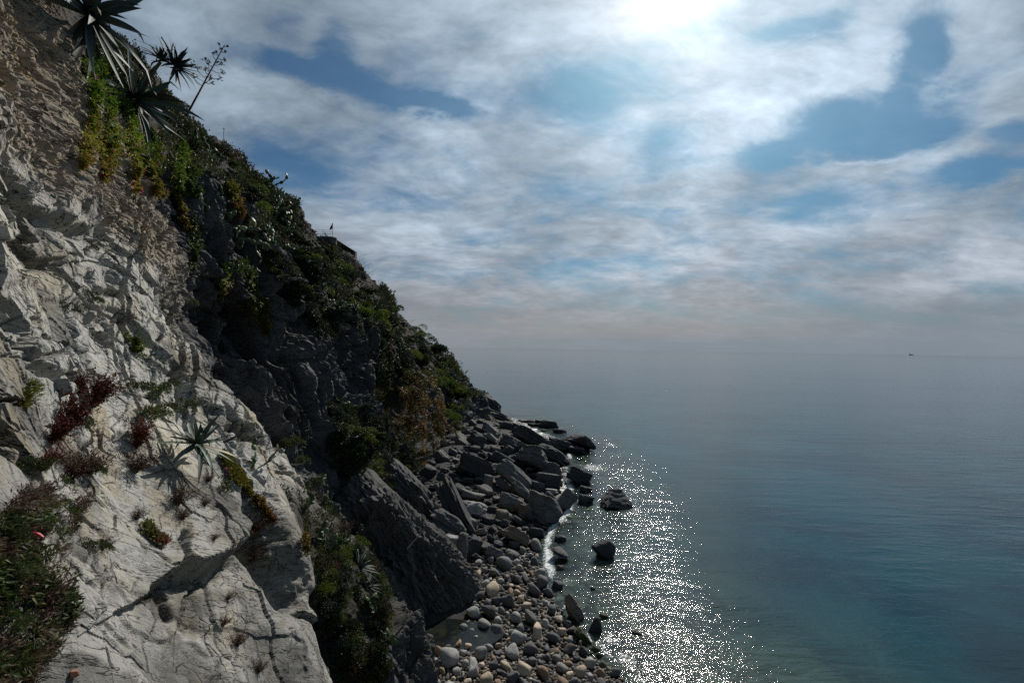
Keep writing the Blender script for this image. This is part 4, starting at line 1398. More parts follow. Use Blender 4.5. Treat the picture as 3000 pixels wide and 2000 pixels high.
def blades_mesh(seed, n=260, h=.35, cols=((.06, .075, .02), (.16, .13, .06)), spread=.9, w=.012, base=.22, name="blades", droop=.4):
    r = np.random.default_rng(seed)
    g = Geo()
    a = r.random(n) * 6.28
    e = r.uniform(.1, spread, n)
    P = np.stack([np.cos(a), np.sin(a), 0 * a], -1) * (r.random(n) ** .5)[:, None] * base
    D = np.stack([np.cos(a) * e, np.sin(a) * e, np.ones(n)], -1) + r.normal(size=(n, 3)) * .2
    D /= np.linalg.norm(D, axis=1, keepdims=True)
    L = h * r.uniform(.4, 1.1, n)
    s = np.cross(D, r.normal(size=(n, 3)))
    s /= np.linalg.norm(s, axis=1, keepdims=True)
    V = []
    for q, ww in ((0, 1.0), (.5, .8), (1.0, .15)):
        c = P + D * (L * q)[:, None] - np.array([0, 0, 1]) * (L * droop * q * q)[:, None]
        V += [c + s * w * ww, c - s * w * ww]
    V = np.stack(V, 1).reshape(-1, 3)
    i = np.arange(n)[:, None] * 6
    Fq = np.concatenate([i + [0, 1, 3, 2], i + [2, 3, 5, 4]], 0)
    C = vary(np.array(cols)[r.integers(0, len(cols), n)], n, r)
    g.add(V, Fq, np.repeat(C, 6, 0))
    return g.mesh(name, M_LEAF)


def plant(me, p, n, s, label, cat, group, name, seed, up=.7, squash=1.0):
    r = random.Random(seed)
    o = link(name, me, label, cat, group)
    ax = (Vector(n) * (1 - up) + Vector((0, 0, 1)) * up).normalized()
    q = ax.to_track_quat('Z', 'Y') @ Euler((0, 0, r.uniform(0, 6.28))).to_quaternion()
    o.rotation_mode = 'QUATERNION'
    o.rotation_quaternion = q
    o.location = Vector(p) - ax * s * .12
    o.scale = (s, s, s * squash)
    return o


# ------------------------------------------------------------------ shrubs on the slope
DARKC = ((.020, .030, .013), (.028, .040, .016), (.034, .036, .016))
GREYC = ((.040, .050, .034), (.030, .040, .026))
OLIVEC = ((.050, .060, .016), (.035, .045, .014))
SHR = dict(dark=[shrub_mesh(i, 1300, (.15, .07), DARKC) for i in range(5)],
           grey=[shrub_mesh(20 + i, 1200, (.13, .05), GREYC) for i in range(3)],
           olive=[shrub_mesh(40 + i, 1300, (.12, .05), OLIVEC, tips=(.09, .11, .02)) for i in range(3)])
SLOPE = [(240, 60), (330, 110), (470, 270), (540, 335), (640, 425), (785, 555), (930, 720), (1040, 790), (1135, 880), (1300, 1050), (1400, 1185), (1330, 1230), (1290, 1150),
         (1220, 1080), (1180, 1180), (1120, 1080), (1080, 960), (960, 930), (880, 850), (850, 760), (760, 640), (650, 520), (560, 430), (430, 330), (330, 240), (270, 200)]
LOWER = [(960, 1200), (1060, 1190), (1110, 1230), (1190, 1350), (1240, 1400), (1180, 1470), (1120, 1450), (1040, 1420), (985, 1330)]
GULLY = [(915, 1500), (985, 1540), (1060, 1640), (1120, 1790), (1150, 1900), (1120, 1990), (1010, 2000), (975, 1900), (930, 1740), (915, 1620)]
LAB = {('dark', 'slope'): "dark green bushy shrub on the steep hillside below the skyline", ('grey', 'slope'): "grey-green bushy shrub on the steep hillside below the skyline",
       ('olive', 'slope'): "olive green shrub with lighter tips on the steep hillside", ('dark', 'lower'): "dark green bush on the bank above the boulder beach",
       ('grey', 'lower'): "grey-green bush on the bank above the boulder beach", ('olive', 'lower'): "olive bush on the bank above the boulder beach",
       ('dark', 'gully'): "dark bush in the narrow gully beside the near slab", ('grey', 'gully'): "grey-green bush in the narrow gully beside the near slab",
       ('olive', 'gully'): "olive green bush in the narrow gully beside the near slab"}


def sow(poly, n, px0, px1, wt, where, seed):
    r = random.Random(seed)
    tk = []
    for i, (x, y, s) in enumerate(scatter(poly, [r.uniform(px0, px1) for _ in range(n)], .30, seed, tk, 20)):
        if 852 < x < 1000 and 672 < y < 716:
            continue
        p, nn = hit(x, y)
        if p is None:
            continue
        kd = r.choices(['dark', 'grey', 'olive'], wt)[0]
        plant(r.choice(SHR[kd]), p, nn, s * p.y / F, LAB[kd, where], "shrub", "%s shrubs, %s" % (kd, dict(slope="hillside", lower="bank above the beach", gully="gully")[where]),
              "shrub", r.random(), .5, r.uniform(.55, .9))


sow(SLOPE, 270, 26, 50, (7, 2, 1.6), 'slope', 3)
MID = [(690, 570), (760, 640), (870, 830), (960, 930), (1010, 970), (940, 965), (880, 930), (800, 800), (730, 700)]
sow(MID, 50, 26, 46, (5, 2, 3), 'slope', 13)
EDGE = [(835, 612), (868, 650), (872, 700), (960, 760), (1010, 800), (960, 800), (880, 730), (830, 660)]
sow(EDGE, 40, 22, 38, (6, 2, 2), 'slope', 17)
sow(LOWER, 44, 30, 56, (3, 2, 2), 'lower', 5)
sow(GULLY, 34, 34, 62, (3, 2, 3), 'gully', 6)


def ground_cover():
    """low leaves that cover the earth of the whole slope: nobody could count them"""
    r = np.random.default_rng(11)
    m = np.nonzero((HD['soil'] > .45) & (HD['Y'] > 13) & (HD['row'] > 0) & (HD['row'] < 2050))[0]
    w = HD['soil'][m] ** 2
    ids = r.choice(m, 230000, p=w / w.sum())
    P, N, Y = HD['P'][ids], HD['N'][ids], HD['Y'][ids]
    keep = fbm(P * (9 / Y)[:, None], 3, .5, 3) > -.22
    P, N, Y = P[keep], N[keep], Y[keep]
    g = Geo()
    n = len(P)
    tone = fbm(P * .35, 3, .6, 9)
    C = np.where(tone[:, None] > .12, (.060, .068, .022), np.where(tone[:, None] < -.2, (.065, .050, .032), (.028, .037, .016)))
    P = P + r.normal(size=(n, 3)) * (.004 * Y)[:, None] + N * (.004 * Y * r.random(n))[:, None]
    g.leaves(P, N * .5 + np.array([0, 0, .6]) + r.normal(size=(n, 3)) * .5, .0065 * Y * r.uniform(.5, 1.6, n), .0028 * Y * r.uniform(.6, 1.4, n), vary(C, n, r), r)
    link("ground_cover", g.mesh("ground_cover", M_LEAF), "low scrub and weeds covering the earth of the steep hillside", kind="stuff")


ground_cover()

# bright domed bushes
DOME = [shrub_mesh(60 + i, 2200, (.07, .03), ((.070, .100, .014), (.052, .082, .014)), lobes=9, tall=.7, tips=(.14, .165, .018)) for i in range(3)]
DOMES = [(1090, 948, 62, "largest yellow-green domed bush, above the cave"), (1118, 975, 30, "small yellow-green bush just right of the largest dome"),
         (968, 826, 52, "bright domed bush below the terrace wall"), (945, 856, 36, "small bright bush under the terrace dome"), (1000, 790, 30, "small bright bush at the foot of the terrace wall"),
         (755, 615, 54, "feathery light green bush on the upper slope"), (850, 800, 34, "light green bush left of the terrace dome"), (900, 762, 34, "light green bush under the terrace's left end"),
         (1272, 1122, 32, "round bright bush above the embedded slab, leftmost"), (1308, 1132, 36, "round bright bush above the embedded slab, second"), (1338, 1150, 34, "round bright bush above the embedded slab, third"),
         (1352, 1168, 30, "round bright bush above the embedded slab, lowest"), (1337, 1207, 30, "single round bush below the embedded slab"), (1318, 1228, 34, "ragged green bush left of the single round one"),
         (1280, 1095, 30, "dull green dome on the skyline slope"), (1325, 1095, 32, "dull green dome next to the skyline rocks"), (1210, 1050, 34, "olive dome midway down the skyline"),
         (1240, 990, 30, "olive dome high on the skyline"), (1030, 905, 36, "light green bush above the largest dome"), (1105, 1390, 40, "bright bush on the bank over the boulder beach"),
         (1080, 1290, 32, "bright small bush in the middle of the bank"), (1050, 1600, 34, "yellow-green bush in the gully above the agave"), (990, 1630, 44, "yellow-green bush in the gully left of the agave"),
         (940, 1720, 50, "olive bush at the tip of the near plate"), (985, 1820, 44, "green bush in the lower gully"), (1010, 1970, 44, "lowest green bush in the gully"),
         (1130, 1830, 34, "grey-blue bush low in the gully's right edge")]
for i, (x, y, s, lb) in enumerate(DOMES):
    p, n = hit(x, y)
    if p is not None:
        plant(DOME[i % 3], p, n, s * 1.25 * p.y / F, lb, "bush", None, "domed_bush", i, .6)

# the brown drooping bush
r0 = np.random.default_rng(5)
g = Geo()
pts = []
for (x, y, rad) in [(1215, 1110, 28), (1235, 1150, 34), (1200, 1180, 26), (1250, 1200, 36), (1215, 1225, 32), (1270, 1245, 32), (1235, 1270, 34), (1260, 1300, 32), (1225, 1320, 26), (1280, 1200, 22), (1210, 1145, 24), (1250, 1345, 24), (1290, 1260, 26), (1195, 1130, 24), (1275, 1330, 24), (1230, 1370, 20), (1190, 1225, 20)]:
    p, n = hit(x, y)
    Y = min(p.y - .6, 44.0)
    c = np.array(at(x, y, Y))
    k = 520
    base = np.array([(.15, .092, .028), (.115, .082, .024), (.075, .070, .020), (.17, .115, .04)])[r0.integers(0, 4)]
    for sp in range(5):                            # each clump is a handful of drooping sprays
        o0 = c + r0.normal(size=3) * rad * .55 * Y / F
        dd = np.array([r0.normal() * .6 + .25, -.35 + r0.normal() * .3, .5 + r0.normal() * .3])
        ln_ = rad * Y / F * r0.uniform(1.0, 2.0)
        tq = r0.random((k // 4, 1))
        P = o0 + dd * tq * ln_ - np.array([0, 0, 1.0]) * tq ** 2 * ln_ * 1.05 + r0.normal(size=(k // 4, 3)) * .13 * (1.2 - tq * .6)
        g.leaves(P, dd - np.array([0, 0, 1.6]) * tq + r0.normal(size=(k // 4, 3)) * .45, .30 * r0.uniform(.5, 1.4, k // 4), .07, vary(base, k // 4, r0, .4), r0)
        sq = np.linspace(0, 1, 6)[:, None]
        g.tube(o0 + dd * sq * ln_ - np.array([0, 0, 1.0]) * sq ** 2 * ln_ * 1.05, .03, .012, (.05, .035, .022), 3)
link("brown_bush", g.mesh("brown_bush", M_LEAF), "tall rust-brown bush with feathery drooping sprays above the boulders", "bush")


# ------------------------------------------------------------------ agaves
def agave_mesh(seed, n, L, W, axis, lo=0, hi=80, C=(.075, .115, .095), droop=.5, edge=(.20, .22, .15), dead=0.0, name="rosette"):
    """long tapering leaves round an axis; they leave it at angles from hi to lo degrees and sag under their weight"""
    r = np.random.default_rng(seed)
    g = Geo()
    m = 10
    ax = np.array(axis, float)
    ax /= np.linalg.norm(ax)
    u = np.cross(ax, [0.1, 1, 0.05])
    u /= np.linalg.norm(u)
    v = np.cross(ax, u)
    for i in range(n):
        t = i / (n - 1)
        az = i * 2.39996 + r.normal() * .25
        el = R(hi + (lo - hi) * t ** .75 + r.normal() * 9)
        ll = L * (.55 + .45 * min(1, t * 1.8)) * r.uniform(.7, 1.12)
        c = u * math.cos(az) + v * math.sin(az)
        d = c * math.cos(el) + ax * math.sin(el)
        side = np.cross(d, ax * .8 + np.array([0, 0, .3]))
        side /= np.linalg.norm(side) + 1e-6
        pos = c * L * .03
        gr = droop * r.uniform(.3, 1.5) * (.35 + t)
        tw = r.normal(size=3) * .05
        rows = []
        kink = r.random() < .18
        for j in range(m):
            q = j / (m - 1)
            w = W * max(.03, (.62 + 1.25 * q - 1.85 * q ** 1.9)) * r.uniform(.96, 1.04)
            up = np.cross(side, d)
            up /= np.linalg.norm(up)
            if up @ ax < 0:
                up = -up
            e = .30 * (1 - q)
            rows.append([pos + side * w * .5 + up * w * e, pos + side * w * .26 + up * w * e * .25, pos - up * w * .03, pos - side * w * .26 + up * w * e * .25, pos - side * w * .5 + up * w * e])
            pos = pos + d * ll / (m - 1)
            d = d + np.array([0, 0, -1.0]) * gr * 2.2 * q / m + tw
            if kink and j == 6:
                d = d + np.array([0, 0, -1.2])
            d /= np.linalg.norm(d)
            side = side - d * (side @ d)
            side /= np.linalg.norm(side)
        V = np.array(rows)
        cc = vary(C, 1, r, .22, .06)[0]
        if t > .7 and r.random() < dead:
            cc = vary((.20, .185, .14), 1, r)[0]
        cl = np.tile(cc, (m, 5, 1))
        cl[:, 0] = cl[:, 4] = cc * .6 + np.array(edge) * .4
        cl[-2:] = cl[-2:] * .45
        idx = np.arange(m * 5).reshape(m, 5)
        f = np.stack([idx[:-1, :-1], idx[1:, :-1], idx[1:, 1:], idx[:-1, 1:]], -1).reshape(-1, 4)
        g.add(V.reshape(-1, 3), f, cl.reshape(-1, 3))
    return g.mesh(name, M_AGAVE, True)


def agave(px, py, spanpx, label, seed, axis, Y=None, width=.115, **kw):
    p, n = hit(px, py)
    Yp = Y or p.y - .25
    L = spanpx * Yp / F
    root = link("agave", agave_mesh(seed, L=L, W=L * width, axis=axis, **kw), label, "agave")
    root.location = at(px, py, Yp)
    return root


agave(262, 45, 250, "largest agave, spreading blue-green leaves over the top left corner", 1, (.95, .10, -.05), Y=11.2, n=38, lo=-25, hi=75, droop=.55, C=(.034, .052, .048), dead=.45, edge=(.10, .12, .09))
agave(395, 295, 170, "dark agave hanging from the cliff over trailing ice plants", 2, (.85, -.15, -.35), Y=14.0, n=38, lo=-20, hi=75, droop=.6, C=(.036, .056, .050), dead=.5, edge=(.12, .14, .10))
agave(512, 195, 105, "dark agave rosette on the skyline beside the flower stalk", 3, (.70, -.1, .55), Y=19, n=46, lo=-20, hi=80, droop=.5, C=(.020, .032, .029), edge=(.05, .06, .05))
agave(474, 180, 62, "smaller dark agave rosette half hidden behind the skyline agave", 4, (.1, -.1, .9), Y=19.8, n=26, lo=20, hi=85, droop=.5, C=(.020, .032, .029), edge=(.05, .06, .05))
agave(578, 1300, 125, "near grey-green agave with striped leaves on the sunlit slab", 5, (.45, -.05, .85), Y=8.6, n=34, lo=-25, hi=82, droop=.6, C=(.070, .100, .080), edge=(.20, .21, .13), width=.14, dead=.25)
agave(1050, 1660, 80, "agave with narrow leaves in the gully", 6, (.85, .30, .30), Y=14.0, n=40, lo=15, hi=80, droop=.5, C=(.024, .036, .033), width=.07, edge=(.08, .09, .06))
agave(1075, 1712, 62, "smaller agave just below the gully agave", 7, (.8, .30, .1), Y=14.0, n=26, lo=15, hi=80, droop=.5, C=(.024, .036, .033), width=.07, edge=(.08, .09, .06))


def flower_stalk(base, tip, Y, label, seed, nb=18, name="flower_stalk", start=.42):
    r = np.random.default_rng(seed)
    a, b = np.array(at(*base, Y)), np.array(at(*tip, Y + .3))
    H = np.linalg.norm(b - a)
    g = Geo()
    q = np.linspace(0, 1, 10)[:, None]
    ax = (b - a) / H
    pts = a + (b - a) * q
    C = (.045, .030, .022)
    g.tube(pts, H * .012, H * .004, C, 6)
    stem = g.mesh("stem", M_DRY)
    root = link(name, None, label, "agave stalk")
    root.location = a
    so_ = link("stem", stem, parent=root)
    so_.matrix_parent_inverse = Matrix.Translation(-Vector(a))
    for i in range(nb):
        g2 = Geo()
        t = start + (1 - start) * (i + .3) / nb
        s = a + (b - a) * t
        an = i * 2.4
        u = np.cross(ax, [0, 1, 0]); u /= np.linalg.norm(u)
        v = np.cross(ax, u)
        d = u * math.cos(an) + v * math.sin(an) * .8
        L = H * .15 * (1.1 - .85 * (t - start) / (1 - start)) * r.uniform(.8, 1.15)
        e = s + d * L + ax * L * .35
        m = s + d * L * .6 + ax * L * .08
        g2.tube([s, m, e], H * .0045, H * .003, C, 4)
        for j in range(7):
            dd = d * r.uniform(-.2, 1) + ax * r.uniform(0, 1.2) + r.normal(size=3) * .5
            e2 = e + dd / np.linalg.norm(dd) * L * r.uniform(.15, .38)
            g2.tube([e, (e + e2) / 2, e2], H * .0025, H * .0022, C, 3)
            c = e2
            g2.leaves(np.repeat(c[None], 5, 0), r.normal(size=(5, 3)) + ax, H * .018, H * .008, vary((.04, .03, .02), 5, r), r)
        bo = link("branch", g2.mesh("branch", M_DRY), parent=root)
        bo.matrix_parent_inverse = Matrix.Translation(-Vector(a))
    return root


flower_stalk((543, 345), (658, 132), 22, "tall dry agave flower stalk leaning out against the sky", 3)
flower_stalk((1190, 948), (1216, 937), 84, "tiny dry flower stalk sticking out of the skyline far down the slope", 4, nb=7)


# ------------------------------------------------------------------ prickly pears
def pad_shape(k=7):
    V, Fc = ICO[2]
    P = V * np.array([.5, .10, .5])
    P[:, 0] *= 1 - .18 * (P[:, 2] < 0) * (-P[:, 2] * 2)
    P[:, 2] += .5
    return P, Fc


PADV, PADF = pad_shape()
PADQ = np.concatenate([PADF, PADF[:, 2:]], 1)


def pear_pads(seed, n, size, lean=(0, 0, 1)):
    """(origin, rotation, length, colour) of each pad of one branching cactus"""
    r = np.random.default_rng(seed)
    out = []
    tips = [(np.zeros(3) + r.normal(size=3) * .25 * size * np.array([1, 1, .2]), np.array(lean) + r.normal(size=3) * .35) for _ in range(max(2, n // 7))]
    while len(out) < n:
        o, d = tips.pop(r.integers(len(tips)))
        d = d / np.linalg.norm(d)
        L = size * r.uniform(.7, 1.15)
        q = Vector(d).to_track_quat('Z', 'Y') @ Euler((0, 0, r.random() * 6.28)).to_quaternion()
        c = vary((.065, .100, .045), 1, r, .25, .08)[0]
        if r.random() < .12:
            c = np.array([.26, .27, .13])
        out.append((o, np.array(q.to_matrix()), L, c))
        for _ in range(r.integers(1, 4)):
            tips.append((o + d * L * r.uniform(.7, .95), d + r.normal(size=3) * .55 + np.array([0, 0, .15])))
    return out


def pear(px, py, n, padpx, label, seed, lean=(.3, -.3, .7), Y=None, parts=False, group=None):
    p, nn = hit(px, py)
    if p is None:
        return
    Yp = Y or p.y
    c = at(px, py, Yp)
    size = padpx * Yp / F
    pads = pear_pads(seed, n, size, lean)
    if parts:
        root = link("prickly_pear", None, label, "prickly pear", group)
        root.location = c
        for o, q, L, cc in pads:
            V = (PADV * L * np.array([.72, 1, 1])) @ q.T + o
            me = raw_mesh("pad", V, PADF, M_PAD, {"leafcol": np.tile(cc, (len(V), 1))}, True)
            link("pad", me, parent=root)
        return root
    g = Geo()
    for o, q, L, cc in pads:
        g.add((PADV * L * np.array([.72, 1, 1])) @ q.T + o, PADF, cc)
    o = link("prickly_pear", g.mesh("prickly_pear", M_PAD, True), label, "prickly pear", group)
    o.location = c
    return o


PEARS = [(745, 1375, 14, 24, "prickly pear with one pale pad, on the near slab right of the agave", True), (660, 645, 22, 22, "prickly pear hanging from the ledge, upper cluster", True),
         (690, 700, 26, 21, "prickly pear with pale round pads hanging from the ledge, lower cluster", True), (610, 620, 14, 20, "small prickly pear left of the hanging clusters", True),
         (590, 470, 16, 18, "straggling prickly pear above the hanging ice plant", True), (560, 440, 10, 17, "few pale cactus pads near the top of the trailing plants", False),
         (786, 556, 26, 14, "prickly pear silhouetted on the skyline, left of the terrace", False), (835, 625, 24, 12, "prickly pear on the skyline slope nearest the terrace", False),
         (800, 640, 40, 13, "dense prickly pear thicket left of the terrace, upper", False), (830, 700, 44, 13, "dense prickly pear thicket left of the terrace, middle", False),
         (790, 720, 34, 13, "dense prickly pear thicket over the bare dark ledge", False), (860, 750, 40, 12, "dense prickly pear thicket left of the terrace, lower", False),
         (900, 810, 34, 11, "prickly pear patch between the light green bushes", False), (940, 900, 44, 11, "prickly pear patch above the cave's left edge", False),
         (980, 920, 40, 11, "prickly pear patch above the cave roof", False), (910, 930, 36, 12, "prickly pear patch left of the cave", False), (1040, 920, 34, 10, "prickly pear patch beside the largest dome bush", False),
         (1140, 1070, 24, 10, "prickly pear on the cave's right-hand slope", False), (1005, 1210, 26, 13, "prickly pear at the top of the bank under the cave", False), (1060, 1290, 34, 12, "prickly pear in the middle of the bank under the cave", False),
         (1100, 1330, 30, 12, "prickly pear on the lower bank under the cave", False), (945, 1440, 16, 17, "prickly pear on the broad smooth rib", False), (950, 1480, 14, 16, "prickly pear at the foot of the broad smooth rib", False),
         (895, 1500, 18, 20, "dark prickly pear beside the striped slabs at the gully's top", True), (950, 1600, 20, 21, "prickly pear in the upper gully", True), (1035, 1585, 16, 18, "pale prickly pear in the upper gully's right side", False),
         (1085, 1770, 22, 18, "prickly pear below the gully agaves", True), (1150, 1885, 10, 22, "prickly pear at the gully's foot by the pool", True), (975, 1610, 14, 20, "light green prickly pear in the gully's centre", False),
         (820, 1590 - 1000 + 60, 24, 13, "prickly pear thicket under the skyline cactus", False), (870, 1010, 10, 12, "little prickly pear on the ribbed cliff", False)]
for i, (x, y, n, s, lb, pt) in enumerate(PEARS):
    pear(x, y, n, s, lb, 100 + i, parts=pt)


# ------------------------------------------------------------------ trailing ice plants
def trail(pts, wpx, n, label, seed, cols, name="ice_plant", leaf=9.0, hang=True, flowers=0, lift=.12):
    r = np.random.default_rng(seed)
    g = Geo()
    n = int(n * 2.3)
    tp = np.linspace(0, 1, len(pts))
    T = r.random(n)
    X = np.interp(T, tp, [p[0] for p in pts])
    Yq = np.interp(T, tp, [p[1] for p in pts])
    wid = wpx * (.55 + .45 * np.sin(T * 9 + seed)) * (1.05 - .45 * T)
    off = r.normal(size=n) * .38
    strand = np.round(off * 5) / 5
    X = X + (strand * .75 + off * .25) * wid
    Yq = Yq + r.normal(size=n) * 4
    P, D, C, LL = [], [], [], []
    cache = {}
    for i in range(n):
        key = (int(X[i] // 5), int(Yq[i] // 5))
        if key not in cache:
            cache[key] = hit(key[0] * 5 + 2.5, key[1] * 5 + 2.5)
        p, nn = cache[key]
        if p is None:
            continue
        pp = at(X[i], Yq[i], p.y)
        q = np.array(pp) + np.array(nn) * (lift * 1.8 * r.random() ** .6 * p.y / 14)
        P.append(q)
        D.append(np.array(nn) * .8 + r.normal(size=3) * .55 + np.array([0, 0, -.55 if hang else .25]))
        LL.append(leaf * p.y / F * r.uniform(.7, 1.5))
        c = cols[min(len(cols) - 1, int((T[i] * .75 + r.random() * .4 + .12 * abs(strand[i])) * len(cols) * .9))]
        C.append(c)
    P, D, LL = np.array(P), np.array(D), np.array(LL)
    C = vary(np.array(C), len(P), r, .3, .1)
    g.leaves(P, D, LL, LL * .36, C, r)
    if flowers:
        ids = r.integers(0, len(P), flowers)
        for k in range(4):
            g.leaves(P[ids] + D[ids] * .03, D[ids] + r.normal(size=(flowers, 3)) * .9, LL[ids] * .75, LL[ids] * .5, vary((.30, .03, .16), flowers, r, .2), r)
    return link(name, g.mesh(name, M_LEAF), label, "ice plant")


ICEC = [(.075, .14, .018), (.11, .18, .020), (.14, .19, .022), (.22, .21, .025), (.22, .14, .03)]
YELC = [(.075, .10, .014), (.13, .125, .015), (.16, .13, .016), (.15, .07, .022)]
REDC = [(.10, .045, .022), (.075, .040, .02), (.11, .10, .02), (.055, .045, .02)]
trail([(262, 165), (270, 260), (266, 340), (255, 420), (240, 500)], 46, 2600, "trailing ice plant curtain, leftmost, under the largest agave", 1, ICEC, flowers=30)
trail([(300, 260), (318, 330), (325, 400), (312, 470), (296, 530)], 52, 2800, "trailing ice plant curtain with pink flowers, second from left, widest", 2, ICEC, flowers=46)
trail([(350, 300), (372, 350), (386, 420), (390, 500), (384, 560)], 30, 1700, "narrow yellowish trailing ice plant between two wide curtains", 3, ICEC, flowers=26)
trail([(425, 375), (432, 440), (440, 510), (455, 570)], 56, 2600, "trailing ice plant curtain directly under the hanging agave", 4, ICEC, flowers=30)
trail([(515, 410), (520, 470), (512, 540), (525, 600), (545, 670)], 34, 1900, "long trailing ice plant beside the dark corner of the cliff", 5, ICEC)
trail([(548, 500), (552, 530), (556, 565)], 40, 1200, "short bright green tuft of ice plant by the dark corner", 6, [(.075, .12, .014), (.06, .10, .014)])
trail([(664, 545), (685, 585), (694, 625)], 22, 800, "short yellowish trailing plant on the dark ledge above the cactus", 7, YELC)
trail([(700, 760), (735, 840), (765, 900), (780, 975)], 40, 2400, "long yellow-green ice plant trailing from the hanging cactus", 8, [(.05, .085, .014), (.075, .10, .016), (.10, .11, .018), (.12, .09, .02)])
trail([(660, 780), (658, 820), (652, 850)], 18, 500, "small hanging tuft left of the long yellow-green trail", 9, ICEC)
trail([(560, 640), (565, 720), (552, 780)], 24, 900, "thin dark green trail down the dark recess", 10, [(.03, .05, .014), (.04, .06, .015)])
trail([(640, 1335), (675, 1385), (715, 1430), (760, 1480), (800, 1530)], 30, 2200, "yellow and green ice plant mat along the edge of the near plate", 11, YELC, hang=False, flowers=24, lift=.10)
trail([(878, 1575), (882, 1600), (886, 1620)], 10, 220, "small orange tuft on the edge of the near plate", 12, [(.16, .10, .02), (.13, .11, .02)], hang=False)
trail([(412, 1545), (430, 1570), (450, 1588), (478, 1600)], 20, 520, "short green and red ice plant on the crack in the lower slab", 13, [(.08, .10, .02), (.10, .10, .02), (.14, .06, .03)], hang=False, leaf=11)
trail([(370, 985), (385, 1010), (402, 1035)], 20, 420, "bright green tuft in the rock crack at mid height", 14, [(.07, .10, .02), (.10, .12, .02)], hang=False, leaf=8)

# ------------------------------------------------------------------ small plants on the near rock
RED = twig_mesh(71, 60, 1.0, (.10, .035, .018), .35, .006, sub=7, leaves=8, LC=(.115, .028, .014))
BRN = twig_mesh(72, 70, 1.0, (.070, .040, .028), .8, .006, sub=6, leaves=3, LC=(.08, .045, .022))
GRN = shrub_mesh(73, 1300, (.10, .035), ((.045, .060, .020), (.060, .075, .022)), lobes=8)
SAM = shrub_mesh(74, 900, (.20, .035), ((.085, .105, .016), (.11, .12, .018)), lobes=5, tips=(.16, .15, .02))
GRS = [blades_mesh(75 + i, 420, 1.0, ((.050, .065, .018), (.075, .085, .025), (.15, .12, .06)), .9, .012, .35) for i in range(3)]
DRYG = [blades_mesh(85 + i, 300, 1.0, ((.14, .105, .065), (.10, .07, .045)), 1.2, .009, .4, droop=.6) for i in range(2)]
DRYT = [twig_mesh(90 + i, 40, 1.0, (.11, .075, .055), 1.2, .006, sub=5) for i in range(2)]
